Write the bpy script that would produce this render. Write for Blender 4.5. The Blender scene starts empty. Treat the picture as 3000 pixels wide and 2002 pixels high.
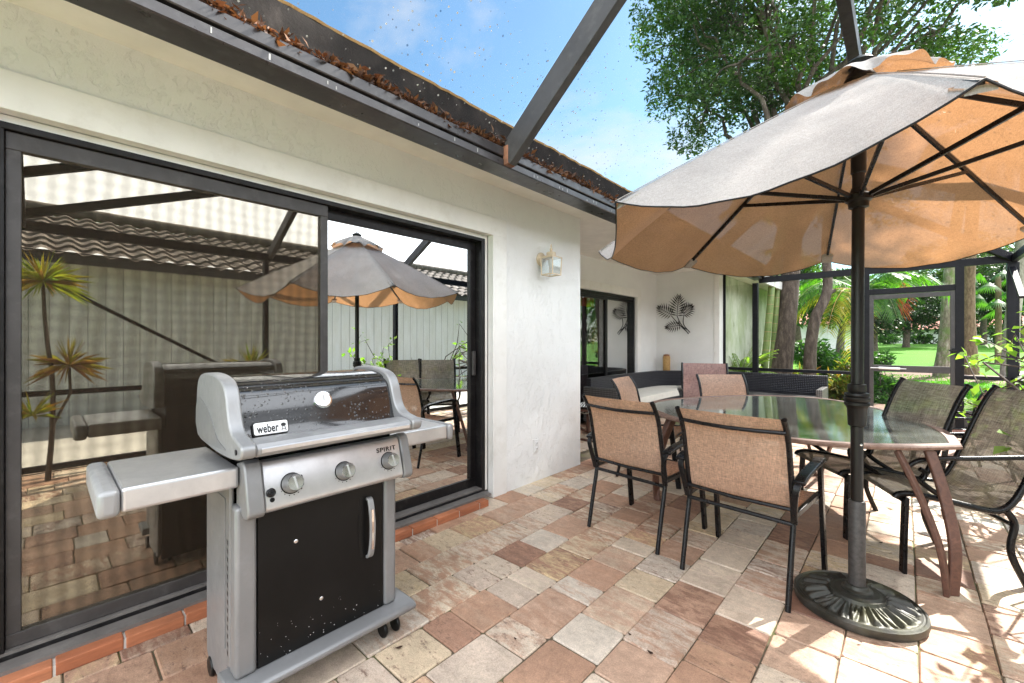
import bpy, math, random
import numpy as np
from mathutils import Vector, Matrix
random.seed(7); RNG = np.random.default_rng(11)
R = math.radians
sc = bpy.context.scene
col = sc.collection

# ------------------------------------------------------------------ helpers
class MB:
    """collects shapes; build() links them as ONE mesh object"""
    def __init__(s): s.v = []; s.f = []
    def add(s, vs, fs):
        o = len(s.v); s.v += [tuple(map(float, p)) for p in vs]
        s.f += [tuple(i + o for i in f) for f in fs]; return s
    def box(s, lo, hi):
        x0, y0, z0 = lo; x1, y1, z1 = hi
        return s.add([(x0,y0,z0),(x1,y0,z0),(x1,y1,z0),(x0,y1,z0),(x0,y0,z1),(x1,y0,z1),(x1,y1,z1),(x0,y1,z1)],
                     [(0,3,2,1),(4,5,6,7),(0,1,5,4),(1,2,6,5),(2,3,7,6),(3,0,4,7)])
    def bar(s, p, q, w, t, up=(0,0,1)):
        p = Vector(p); q = Vector(q); d = (q-p).normalized(); up = Vector(up)
        a = d.cross(up)
        if a.length < 1e-4: a = d.cross(Vector((1,0,0)))
        a.normalize(); b = a.cross(d).normalized(); a = a*w/2; b = b*t/2
        vs = [p-a-b, p+a-b, p+a+b, p-a+b, q-a-b, q+a-b, q+a+b, q-a+b]
        return s.add(vs, [(0,1,2,3),(7,6,5,4),(4,5,1,0),(5,6,2,1),(6,7,3,2),(7,4,0,3)])
    def strip(s, pts, w, t, side):
        """flat bar swept along pts; width along vector side, thickness across"""
        P = [Vector(p) for p in pts]; side = Vector(side).normalized(); vs = []; n = len(P)
        for i, p in enumerate(P):
            d = (P[min(i+1, n-1)] - P[max(i-1, 0)]).normalized()
            b = d.cross(side).normalized()*t/2; a = side*w/2
            vs += [p-a-b, p+a-b, p+a+b, p-a+b]
        fs = [(3,2,1,0), tuple(4*(n-1)+k for k in range(4))]
        for i in range(n-1):
            for k in range(4):
                fs.append((4*i+k, 4*i+(k+1) % 4, 4*i+4+(k+1) % 4, 4*i+4+k))
        return s.add(vs, fs)
    def tube(s, pts, r, n=8):
        P = [Vector(p) for p in pts]; m = len(P)
        rs = list(r) if hasattr(r, '__len__') else [r]*m
        d0 = (P[1]-P[0]).normalized()
        a = d0.cross(Vector((0,0,1)))
        if a.length < 1e-3: a = d0.cross(Vector((1,0,0)))
        a.normalize(); vs = []
        for i, p in enumerate(P):
            d = (P[min(i+1, m-1)] - P[max(i-1, 0)]).normalized()
            a = (a - d*a.dot(d)).normalized(); b = d.cross(a)
            for k in range(n):
                t = 2*math.pi*k/n
                vs.append(p + (a*math.cos(t) + b*math.sin(t))*rs[i])
        fs = [tuple(range(n))[::-1], tuple((m-1)*n+k for k in range(n))]
        for i in range(m-1):
            for k in range(n):
                fs.append((i*n+k, i*n+(k+1) % n, (i+1)*n+(k+1) % n, (i+1)*n+k))
        return s.add(vs, fs)
    def lathe(s, prof, c=(0,0,0), n=24, axis=(0,0,1)):
        ax = Vector(axis).normalized()
        a = ax.cross(Vector((0,1,0)))
        if a.length < 1e-3: a = ax.cross(Vector((1,0,0)))
        a.normalize(); b = ax.cross(a); c = Vector(c); vs = []
        for r, z in prof:
            for k in range(n):
                t = 2*math.pi*k/n
                vs.append(c + ax*z + (a*math.cos(t)+b*math.sin(t))*max(r, 1e-4))
        fs = [tuple(range(n))[::-1], tuple((len(prof)-1)*n+k for k in range(n))]
        for i in range(len(prof)-1):
            for k in range(n):
                fs.append((i*n+k, i*n+(k+1) % n, (i+1)*n+(k+1) % n, (i+1)*n+k))
        return s.add(vs, fs)
    def prism(s, poly, f0, f1):
        """poly: 2-D points, f0/f1 map a 2-D point to the two end faces"""
        n = len(poly)
        vs = [f0(p) for p in poly] + [f1(p) for p in poly]
        fs = [tuple(range(n))[::-1], tuple(range(n, 2*n))]
        fs += [(i, (i+1) % n, n+(i+1) % n, n+i) for i in range(n)]
        return s.add(vs, fs)
    def xz(s, poly, y0, y1):
        """extrude an (x,z) outline along y"""
        return s.prism(poly, lambda p: (p[0], y0, p[1]), lambda p: (p[0], y1, p[1]))
    def sheet(s, rows, closed=False):
        n = len(rows[0]); vs = [p for r in rows for p in r]; fs = []
        for i in range(len(rows)-1):
            for k in range(n if closed else n-1):
                k2 = (k+1) % n
                fs.append((i*n+k, i*n+k2, (i+1)*n+k2, (i+1)*n+k))
        return s.add(vs, fs)
    def build(s, name, m, parent=None, smooth=40, bevel=0, loc=None, seg=2):
        me = bpy.data.meshes.new(name)
        me.from_pydata(s.v, [], s.f)
        me.materials.append(m)
        import bmesh
        bm = bmesh.new(); bm.from_mesh(me); bmesh.ops.recalc_face_normals(bm, faces=bm.faces); bm.to_mesh(me); bm.free()
        if smooth:
            me.shade_smooth(); me.set_sharp_from_angle(angle=R(smooth))
        o = bpy.data.objects.new(name, me); col.objects.link(o)
        if parent is not None: o.parent = parent
        if loc is not None: o.location = loc
        if bevel:
            b = o.modifiers.new('Bevel', 'BEVEL'); b.width = bevel; b.segments = seg; b.limit_method = 'ANGLE'; b.angle_limit = R(40)
        return o

def raw(name, verts, faces, m, parent=None, smooth=False):
    """fast mesh of quads from numpy arrays"""
    me = bpy.data.meshes.new(name)
    nv, nf, k = len(verts), len(faces), faces.shape[1]
    me.vertices.add(nv); me.vertices.foreach_set('co', np.asarray(verts, np.float32).ravel())
    me.loops.add(nf*k); me.loops.foreach_set('vertex_index', np.asarray(faces, np.int32).ravel())
    me.polygons.add(nf); me.polygons.foreach_set('loop_start', np.arange(0, nf*k, k, dtype=np.int32))
    me.update(calc_edges=True); me.materials.append(m)
    if smooth: me.shade_smooth()
    o = bpy.data.objects.new(name, me); col.objects.link(o)
    if parent is not None: o.parent = parent
    return o

def tag(o, label=None, cat=None, group=None, kind=None):
    if label: o['label'] = label
    if cat: o['category'] = cat
    if group: o['group'] = group
    if kind: o['kind'] = kind
    return o
def thing(name, label, cat, loc=(0,0,0), rz=0, group=None):
    o = bpy.data.objects.new(name, None); col.objects.link(o); o.empty_display_size = .1
    o.location = loc; o.rotation_euler = (0,0,rz)
    return tag(o, label, cat, group)
def dup(root, loc, rz, label, group=None, scale=None):
    r = root.copy(); col.objects.link(r); r.location = loc; r.rotation_euler = (0,0,rz); r['label'] = label
    if group: r['group'] = group
    if scale: r.scale = scale
    for ch in list(root.children):
        c = ch.copy(); col.objects.link(c); c.parent = r
        for g in list(ch.children):
            d = g.copy(); col.objects.link(d); d.parent = c
    return r
def crom(P, k=6, closed=False):
    P = [Vector(p) for p in P]; n = len(P); out = []
    for i in range(n if closed else n-1):
        if closed: a, b, c, d = P[i-1], P[i], P[(i+1) % n], P[(i+2) % n]
        else: a, b, c, d = P[max(i-1,0)], P[i], P[i+1], P[min(i+2, n-1)]
        for j in range(k):
            t = j/k
            out.append(.5*((2*b)+(c-a)*t+(2*a-5*b+4*c-d)*t*t+(3*b-a-3*c+d)*t**3))
    if not closed: out.append(P[-1])
    return out
def L(t, a, b): return a + (b-a)*t

# ------------------------------------------------------------------ materials
class NT:
    def __init__(s, name):
        s.m = bpy.data.materials.new(name); s.m.use_nodes = True; s.t = s.m.node_tree; s.t.nodes.clear()
        s.out = s.n('ShaderNodeOutputMaterial')
    def n(s, ty, **kw):
        nd = s.t.nodes.new(ty)
        for k, v in kw.items():
            if k.startswith('_'): setattr(nd, k[1:], v)
            else: s.set(nd, k, v)
        return nd
    def set(s, nd, k, v):
        i = nd.inputs[int(k[1:])] if (k[0] == 'i' and k[1:].isdigit()) else nd.inputs[k.replace('_', ' ')]
        if hasattr(v, 'is_output') or isinstance(v, bpy.types.NodeSocket): s.t.links.new(v, i)
        elif isinstance(v, bpy.types.Node): s.t.links.new(v.outputs[0], i)
        else:
            if isinstance(v, (tuple, list)) and len(v) == 3 and i.type == 'RGBA': v = (*v, 1)
            i.default_value = v
    def obj(s): return s.n('ShaderNodeTexCoord').outputs['Object']
    def map(s, vec, scale): return s.n('ShaderNodeMapping', Vector=vec, Scale=scale)
    def noise(s, vec, scale, detail=4, rough=.55, w=None, dist=0):
        nd = s.n('ShaderNodeTexNoise', Vector=vec, Scale=scale, Detail=detail, Roughness=rough, Distortion=dist)
        if w is not None: nd.noise_dimensions = '4D'; s.set(nd, 'W', w)
        return nd.outputs['Fac']
    def voro(s, vec, scale, feat='F1', out='Distance', rnd=1):
        nd = s.n('ShaderNodeTexVoronoi', _feature=feat, Vector=vec, Scale=scale, Randomness=rnd); return nd.outputs[out]
    def ramp(s, fac, stops, interp='LINEAR'):
        nd = s.n('ShaderNodeValToRGB', Fac=fac); cr = nd.color_ramp; cr.interpolation = interp
        while len(cr.elements) < len(stops): cr.elements.new(.5)
        for e, (p, c) in zip(cr.elements, stops):
            e.position = p; e.color = (*c, 1) if isinstance(c, (tuple, list)) else (c, c, c, 1)
        return nd.outputs[0]
    def mix(s, fac, a, b, blend='MIX'):
        nd = s.t.nodes.new('ShaderNodeMix'); nd.data_type = 'RGBA'; nd.blend_type = blend
        for i, v in ((0, fac), (6, a), (7, b)):
            inp = nd.inputs[i]
            if isinstance(v, bpy.types.NodeSocket): s.t.links.new(v, inp)
            else: inp.default_value = (*v, 1) if isinstance(v, (tuple, list)) else v
        return nd.outputs[2]
    def math(s, op, a, b=0, clamp=False):
        nd = s.n('ShaderNodeMath', _operation=op, i0=a, i1=b); nd.use_clamp = clamp; return nd.outputs[0]
    def bump(s, h, strength=.3, dist=.01, normal=None):
        nd = s.n('ShaderNodeBump', Height=h, Strength=strength, Distance=dist)
        if normal is not None: s.set(nd, 'Normal', normal)
        return nd.outputs[0]
    def bsdf(s, **kw): return s.n('ShaderNodeBsdfPrincipled', **kw).outputs[0]
    def mixsh(s, fac, a, b): return s.n('ShaderNodeMixShader', i0=fac, i1=a, i2=b).outputs[0]
    def done(s, sh): s.t.links.new(sh, s.out.inputs['Surface']); return s.m
def sca(c, k): return tuple(min(1, x*k) for x in c)

def paint(name, c, rough=.5, metal=0, var=.12, scale=6, bump=0, bscale=80, spec=.5, coat=0, dirt=None):
    t = NT(name); v = t.obj()
    n1 = t.noise(v, scale, 5)
    base = t.ramp(n1, [(.3, sca(c, 1-var)), (.7, sca(c, 1+var))])
    if dirt:
        base = t.mix(t.ramp(t.noise(v, dirt[1], 6, .7), [(.52, 0.), (.75, dirt[2])]), base, dirt[0])
    kw = dict(Base_Color=base, Metallic=float(metal))
    kw['Roughness'] = t.ramp(t.noise(v, scale*3, 3), [(.3, max(.02, rough*.8)), (.7, min(1, rough*1.2))])
    kw['Specular_IOR_Level'] = spec; kw['Coat_Weight'] = coat
    if bump: kw['Normal'] = t.bump(t.noise(v, bscale, 4), bump, .004)
    return t.done(t.bsdf(**kw))

M = {}
M['bronze'] = paint('dark_bronze_aluminium', (.008,.007,.0075), .42, 0, .25, 9, .12, 60, .3, 0, ((.07,.066,.06), 14, .35))
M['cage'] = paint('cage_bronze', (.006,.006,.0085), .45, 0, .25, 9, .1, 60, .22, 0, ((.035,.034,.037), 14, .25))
M['bronze_lt'] = paint('weathered_bronze_aluminium', (.045,.041,.040), .45, 0, .2, 7, .1, 50, .5, 0, ((.11,.105,.10), 12, .5))
M['gutter'] = paint('gutter_paint', (.026,.023,.024), .33, 0, .25, 5, .1, 40, .6, 0, ((.10,.098,.10), 9, .6))
M['black_metal'] = paint('black_powder_coat', (.0045,.0045,.0055), .30, 0, .3, 12, .15, 150, .3, 0, ((.04,.038,.036), 40, .25))
M['white_trim'] = paint('white_trim_paint', (.80,.79,.76), .55, 0, .05, 4, .12, 45, .4, 0, ((.55,.52,.45), 5, .4))
M['caulk'] = paint('old_caulk', (.38,.38,.36), .8)
M['sill'] = paint('weathered_aluminium_sill', (.17,.155,.145), .5, .2, .2, 8, .1, 60, .4, 0, ((.3,.28,.26), 9, .5))
M['soffit'] = paint('soffit_paint', (.82,.79,.75), .6, 0, .06, 5, .15, 60)
M['silver'] = paint('grey_cart_paint', (.205,.205,.207), .40, .25, .05, 5, .06, 200, .5, 0, ((.30,.30,.31), 9, .3))
M['silver_lt'] = paint('light_grey_casting', (.275,.275,.278), .40, .3, .07, 12, .12, 220, .5, 0, ((.34,.34,.35), 9, .3))
M['black_plastic'] = paint('black_plastic', (.005,.005,.005), .4, 0, .2, 20, spec=.3)
M['chrome'] = paint('chrome', (.75,.75,.76), .12, 1, .05, 20)
M['white_plastic'] = paint('white_plastic', (.75,.75,.74), .35, 0, .04, 20)
M['cushion'] = paint('cream_cushion', (.66,.63,.56), .85, 0, .06, 7, .35, 300)
M['rust'] = paint('rusty_steel', (.23,.10,.055), .8, 0, .4, 15, .3, 100)

def stucco(name, c, stain=None):
    t = NT(name); v = t.obj()
    pt_ = t.ramp(t.noise(v, 1.7, 3), [(.35, .65), (.65, 1.)])
    cell = t.math('MULTIPLY', t.ramp(t.math('ADD', t.noise(t.map(v,(1,1,.75)), 11, 8, .7), t.math('MULTIPLY', t.noise(v, 42, 4, .7), .22)), [(.54, 0.), (.61, 1.)]), pt_)
    fine = t.noise(v, 130, 3)
    big = t.noise(v, 2.2, 4)
    hgt = t.math('ADD', t.math('MULTIPLY', cell, .7), t.math('MULTIPLY', fine, .35))
    base = t.ramp(big, [(.3, sca(c, .95)), (.7, sca(c, 1.03))])
    base = t.mix(t.ramp(t.noise(v, 1.1, 6, .7), [(.55, 0.), (.8, .14)]), base, sca(c, .86))
    if stain:
        sv = t.map(v, (1.5, 1.3, .7))
        base = t.mix(t.ramp(t.noise(sv, 1.6, 7, .65), [(.40, 0.), (.62, .85)]), base, stain[0])
        base = t.mix(t.ramp(t.noise(sv, 3.3, 7, .7), [(.53, 0.), (.72, .8)]), base, stain[1])
    return t.done(t.bsdf(Base_Color=base, Roughness=.8, Specular_IOR_Level=.3, Normal=t.bump(hgt, .55, .0065)))
M['stucco'] = stucco('white_stucco', (.80,.80,.785))
M['stucco_green'] = stucco('algae_stained_stucco', (.66,.69,.57), ((.40,.47,.28), (.20,.25,.14)))

def fabric(name, c, trans, tf, weave=210, rough=.9, holes=0., con=1., back=None, tf2=None):
    t = NT(name); v = t.obj()
    n1 = t.noise(t.map(v, (1, 1, 1)), 3.5, 5, .6)
    st = t.noise(t.map(v, (weave*.12, weave*.12, weave)), 1, 3, .6)
    st2 = t.noise(t.map(v, (weave, weave*.12, weave*.1)), 1, 3, .6)
    m = t.math('ADD', t.math('MULTIPLY', st, .5), t.math('MULTIPLY', st2, .5))
    k = t.ramp(m, [(.36, 1-.45*con), (.64, 1+.3*con)])
    k2 = t.ramp(n1, [(.3, .88), (.72, 1.08)])
    if back: c = t.mix(t.n('ShaderNodeNewGeometry').outputs['Backfacing'], c, back)
    cc = t.mix(1., t.mix(1., c, k, 'MULTIPLY'), k2, 'MULTIPLY')
    tc = t.mix(1., t.mix(1., trans, k, 'MULTIPLY'), k2, 'MULTIPLY')
    nrm = t.bump(m, .35, .002)
    d = t.n('ShaderNodeBsdfDiffuse', Color=cc, Normal=nrm).outputs[0]
    tr = t.n('ShaderNodeBsdfTranslucent', Color=tc, Normal=nrm).outputs[0]
    sh = t.mixsh(tf, d, tr)
    if holes:
        sh = t.mixsh(holes, sh, t.n('ShaderNodeBsdfTransparent', Color=(1,1,1)).outputs[0])
    return t.done(sh)
M['canopy'] = fabric('canopy_fabric', (.54,.52,.50), (.38,.19,.085), .36, weave=620, holes=.035, con=.6, back=(.30,.20,.125))
M['sling'] = fabric('tan_sling_mesh', (.54,.40,.32), (.80,.40,.19), .50, weave=340, holes=.06)
M['sling_rose'] = fabric('rose_sling_mesh', (.34,.225,.21), (.45,.25,.2), .4, holes=.04)
def mesh_sling():
    t = NT('grey_green_sling_mesh'); v = t.obj()
    a = t.noise(t.map(v, (260, 14, 14)), 1, 2); b = t.noise(t.map(v, (14, 240, 240)), 1, 2)
    m = t.math('ADD', t.math('MULTIPLY', a, .5), t.math('MULTIPLY', b, .5))
    c = t.ramp(m, [(.36, (.10,.088,.075)), (.5, (.22,.195,.16)), (.64, (.36,.33,.27))])
    c = t.mix(t.ramp(t.noise(v, 5, 5, .7), [(.5, 0.), (.75, .5)]), c, (.30,.29,.12))
    d = t.n('ShaderNodeBsdfDiffuse', Color=c).outputs[0]
    tr = t.n('ShaderNodeBsdfTranslucent', Color=c).outputs[0]
    sh = t.mixsh(.25, d, tr)
    return t.done(t.mixsh(.07, sh, t.n('ShaderNodeBsdfTransparent').outputs[0]))
M['sling_grey'] = mesh_sling()

def screen(name, open_, c=(.018,.018,.018), drops=0, density=1.):
    t = NT(name); v = t.obj()
    f = t.ramp(t.noise(v, 1.3, 4, .6), [(.3, open_-.03), (.7, min(1, open_+.03))])
    tr = t.n('ShaderNodeBsdfTransparent').outputs[0]
    d = t.n('ShaderNodeBsdfDiffuse', Color=c).outputs[0]
    sh = t.mixsh(f, d, tr)
    if drops:
        dist = t.voro(v, 38, rnd=1); rnd = t.voro(v, 38, out='Color')
        patch = t.ramp(t.noise(v, .9, 3, .6), [(.36, 0.), (.52, 1.)])
        thr = t.math('MULTIPLY', t.math('MULTIPLY', t.n('ShaderNodeSeparateColor', Color=rnd).outputs[0], .25), patch)
        on = t.math('LESS_THAN', dist, thr)
        g = t.mixsh(t.n('ShaderNodeSeparateColor', Color=rnd).outputs[1], t.n('ShaderNodeBsdfDiffuse', Color=(.8,.82,.84)).outputs[0],
                    t.n('ShaderNodeBsdfTransparent', Color=(.35,.4,.45)).outputs[0])
        sh = t.mixsh(on, sh, g)
    return t.done(sh)
M['screen'] = screen('insect_screen', .86)
M['screen_roof'] = screen('insect_screen_with_rain_drops', .87, (.05,.052,.055), drops=1)
def moire_screen():  # moire of the mesh and its mirror image, painted into the opacity
    t = NT('moire_insect_screen'); v = t.obj(); x = t.n('ShaderNodeSeparateXYZ', Vector=v)
    def band(c, per, other, amp, ph):
        d = t.math('ADD', t.math('MULTIPLY', c, 6.2832/per), t.math('ADD', t.math('MULTIPLY', t.noise(v, 1.9, 5), amp*2.2), t.math('MULTIPLY', t.math('SINE', t.math('MULTIPLY', other, 2.3)), ph)))
        return t.math('MULTIPLY', t.math('ADD', t.math('SINE', d), 1.), .5)
    m = t.math('ADD', t.math('MULTIPLY', band(x.outputs[1], .055, x.outputs[2], 4., 2.6), .70), t.math('MULTIPLY', band(x.outputs[2], .050, x.outputs[1], 4., 2.), .30))
    f = t.ramp(m, [(.1, .715), (.9, .79)])
    tr = t.n('ShaderNodeBsdfTransparent', Color=(1, .975, .93)).outputs[0]
    return t.done(t.mixsh(f, t.n('ShaderNodeBsdfDiffuse', Color=(.05,.038,.028)).outputs[0], tr))
M['screen_door'] = moire_screen()

def glass(name, refl, tint, wavy=0, rough=0., fk=.9):
    t = NT(name); v = t.obj()
    kw = {}
    if wavy: kw['Normal'] = t.bump(t.noise(v, wavy[0], 3), wavy[1], .004)
    fr = t.n('ShaderNodeFresnel', IOR=1.5, **kw).outputs[0]
    fac = t.math('ADD', t.math('MULTIPLY', fr, fk), refl, True)
    g = t.n('ShaderNodeBsdfGlossy', Color=(.95,.97,.96), Roughness=rough, **kw).outputs[0]
    return t.done(t.mixsh(fac, t.n('ShaderNodeBsdfTransparent', Color=tint).outputs[0], g))
M['door_glass'] = glass('reflective_door_glass', .76, (.42,.45,.43), (1.1, .05))
M['table_glass'] = glass('wet_table_glassX', .15, (.66,.70,.67), (38, .10), .03)
def wetglass():
    t = NT('wet_table_glass'); v = t.obj()
    n = t.noise(v, 5.5, 6, .65); fine = t.noise(v, 70, 3)
    nrm = t.bump(t.math('ADD', t.math('MULTIPLY', n, .5), t.math('MULTIPLY', fine, .25)), .10, .006)
    fr = t.n('ShaderNodeFresnel', IOR=1.5, Normal=nrm).outputs[0]
    fac = t.math('ADD', t.math('MULTIPLY', fr, .85), .20, True)
    g = t.n('ShaderNodeBsdfGlossy', Color=(.96,.98,.97), Roughness=.03, Normal=nrm).outputs[0]
    tr = t.n('ShaderNodeBsdfTransparent', Color=(.70,.75,.72)).outputs[0]
    film = t.n('ShaderNodeBsdfDiffuse', Color=(.50,.54,.50)).outputs[0]
    body = t.mixsh(t.ramp(n, [(.35, .10), (.62, .30)]), tr, film)
    return t.done(t.mixsh(fac, body, g))
M['table_glass'] = wetglass()
M['lamp_glass'] = glass('lamp_glass', .10, (.85,.88,.87))

def enamel():
    t = NT('wet_black_enamel'); v = t.obj()
    dist = t.voro(v, 85); rnd = t.voro(v, 85, out='Color')
    r0 = t.n('ShaderNodeSeparateColor', Color=rnd).outputs[0]
    patch = t.ramp(t.noise(v, 5, 3), [(.35, .3), (.6, 1.)])
    thr = t.math('MULTIPLY', t.math('MULTIPLY', r0, .50), patch)
    hgt = t.math('MAXIMUM', t.math('SUBTRACT', thr, dist), 0)
    on = t.math('LESS_THAN', dist, thr)
    nrm = t.bump(hgt, 1., .012)
    c = t.mix(on, (.010,.010,.011), (.05,.05,.052))
    return t.done(t.bsdf(Base_Color=c, Roughness=.10, Normal=nrm, Specular_IOR_Level=.8, Coat_Weight=.5, Coat_Roughness=.05))
M['enamel'] = enamel()
def door_enamel():
    t = NT('speckled_black_door'); v = t.obj()
    dist = t.voro(v, 110); r0 = t.n('ShaderNodeSeparateColor', Color=t.voro(v, 110, out='Color')).outputs[0]
    z = t.n('ShaderNodeSeparateXYZ', Vector=v).outputs[2]
    low = t.ramp(t.math('ADD', z, t.math('MULTIPLY', t.noise(v, 6, 3), .2)), [(.24, 1.), (.50, .0)])
    thr = t.math('MULTIPLY', t.math('GREATER_THAN', r0, .8), t.math('MULTIPLY', low, .26))
    on = t.math('LESS_THAN', dist, thr)
    base = t.ramp(t.noise(v, 4, 5), [(.35, (.0035,.0035,.0035)), (.7, (.008,.0078,.0078))])
    base = t.mix(on, base, (.7,.7,.7))
    return t.done(t.bsdf(Base_Color=base, Roughness=.36, Specular_IOR_Level=.22, Normal=t.bump(t.noise(v, 300, 2), .05, .002)))
M['door_enamel'] = door_enamel()
def steel():
    t = NT('wet_brushed_stainless'); v = t.obj()
    br = t.noise(t.map(v, (300, 3, 300)), 1, 3)
    pat = t.noise(v, 7, 6, .7)
    ro = t.ramp(pat, [(.35, .40), (.6, .30)])
    c = t.ramp(pat, [(.35, (.50,.50,.51)), (.65, (.60,.60,.61))])
    dist = t.voro(v, 140); thr = t.math('MULTIPLY', t.n('ShaderNodeSeparateColor', Color=t.voro(v, 140, out='Color')).outputs[0], .25)
    hgt = t.math('ADD', t.math('MULTIPLY', t.math('MAXIMUM', t.math('SUBTRACT', thr, dist), 0), 2.), t.math('MULTIPLY', br, .05))
    return t.done(t.bsdf(Base_Color=c, Metallic=.8, Roughness=ro, Normal=t.bump(hgt, .25, .004)))
M['steel'] = steel()

def leafmat(name, cols, trans=.45, tcol=None, rough=.45):
    t = NT(name)
    r = t.n('ShaderNodeNewGeometry').outputs['Random Per Island']
    n = len(cols)
    c = t.ramp(r, [(i/max(1, n-1), k) for i, k in enumerate(cols)])
    tc = t.mix(1., c, tcol or (1.5, 1.9, .6), 'MULTIPLY')
    d = t.bsdf(Base_Color=c, Roughness=rough, Specular_IOR_Level=.4)
    tr = t.n('ShaderNodeBsdfTranslucent', Color=tc).outputs[0]
    return t.done(t.mixsh(trans, d, tr))
M['oak_leaf'] = leafmat('oak_leaves', [(.028,.06,.016), (.045,.09,.02), (.065,.12,.028), (.04,.07,.022)], .33)
M['dark_leaf'] = leafmat('dark_foliage', [(.010,.026,.008), (.019,.044,.012), (.034,.066,.018)], .25)
M['lime_leaf'] = leafmat('lime_foliage', [(.13,.25,.03), (.20,.33,.05), (.26,.36,.07), (.09,.2,.03)])
M['bush_leaf'] = leafmat('bush_foliage', [(.022,.065,.014), (.04,.11,.02), (.065,.15,.03), (.03,.08,.02)])
M['croton_leaf'] = leafmat('croton_foliage', [(.05,.11,.02), (.12,.17,.03), (.26,.2,.04), (.07,.13,.03), (.3,.12,.04)])
M['palm_leaf'] = leafmat('palm_fronds', [(.035,.10,.014), (.06,.16,.02), (.10,.21,.03)])
M['palm_yellow'] = leafmat('yellowing_palm_fronds', [(.12,.22,.03), (.32,.28,.04), (.42,.30,.05), (.2,.26,.04)])
M['red_frond'] = leafmat('red_inflorescence', [(.45,.05,.02), (.5,.12,.03), (.35,.03,.02)])
M['drac_leaf'] = leafmat('spiky_dracaena_leaves', [(.20,.26,.04), (.36,.32,.06), (.30,.30,.05), (.40,.20,.05), (.16,.22,.04)])
M['drac_red'] = leafmat('reddish_dracaena_leaves', [(.22,.10,.05), (.36,.18,.07), (.30,.26,.06), (.2,.08,.05)])
M['fern_leaf'] = leafmat('fern_fronds', [(.09,.17,.03), (.16,.25,.05), (.24,.28,.07)])
M['dead_leaf'] = leafmat('dead_leaves', [(.06,.024,.012), (.13,.05,.02), (.20,.10,.045), (.03,.015,.010), (.09,.04,.018), (.05,.022,.012)], .25, (1.3,1.,.7), .7)
M['grass_blade'] = leafmat('grass_blades', [(.05,.16,.008), (.075,.21,.012), (.10,.24,.02)])

def bark(name, a, b, c, sz=1., moss=None):
    t = NT(name); v = t.obj()
    n = t.noise(t.map(v, (9*sz, 9*sz, 2.6*sz)), 1.8, 8, .68)
    f = t.noise(v, 60*sz, 4, .6)
    cc = t.ramp(n, [(.3, a), (.5, b), (.68, c)])
    if moss: cc = t.mix(t.ramp(t.noise(v, 3.3, 6, .7), [(.45, 0.), (.6, .9)]), cc, moss)
    h = t.math('ADD', n, t.math('MULTIPLY', f, .45))
    return t.done(t.bsdf(Base_Color=cc, Roughness=.88, Normal=t.bump(h, .9, .02)))
M['bark'] = bark('brown_bark', (.03,.021,.015), (.08,.058,.043), (.15,.118,.095))
M['bark_mossy'] = bark('lichen_mossy_bark', (.07,.055,.04), (.2,.165,.12), (.38,.34,.28), 1, (.10,.15,.035))
M['bark_pale'] = bark('pale_palm_bark', (.13,.11,.09), (.27,.235,.2), (.4,.37,.33))
M['bark_red'] = bark('tan_palm_bark', (.06,.036,.022), (.15,.095,.056), (.24,.17,.11))
def cane():
    t = NT('ringed_green_cane'); v = t.obj()
    z = t.n('ShaderNodeSeparateXYZ', Vector=v).outputs[2]
    fr = t.math('FRACT', t.math('MULTIPLY', z, 5.2))
    ring = t.math('LESS_THAN', fr, .07)
    c = t.ramp(t.noise(v, 6, 5), [(.3, (.10,.17,.04)), (.7, (.24,.30,.10))])
    return t.done(t.bsdf(Base_Color=t.mix(ring, c, (.35,.24,.12)), Roughness=.5))
M['cane'] = cane()

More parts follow.
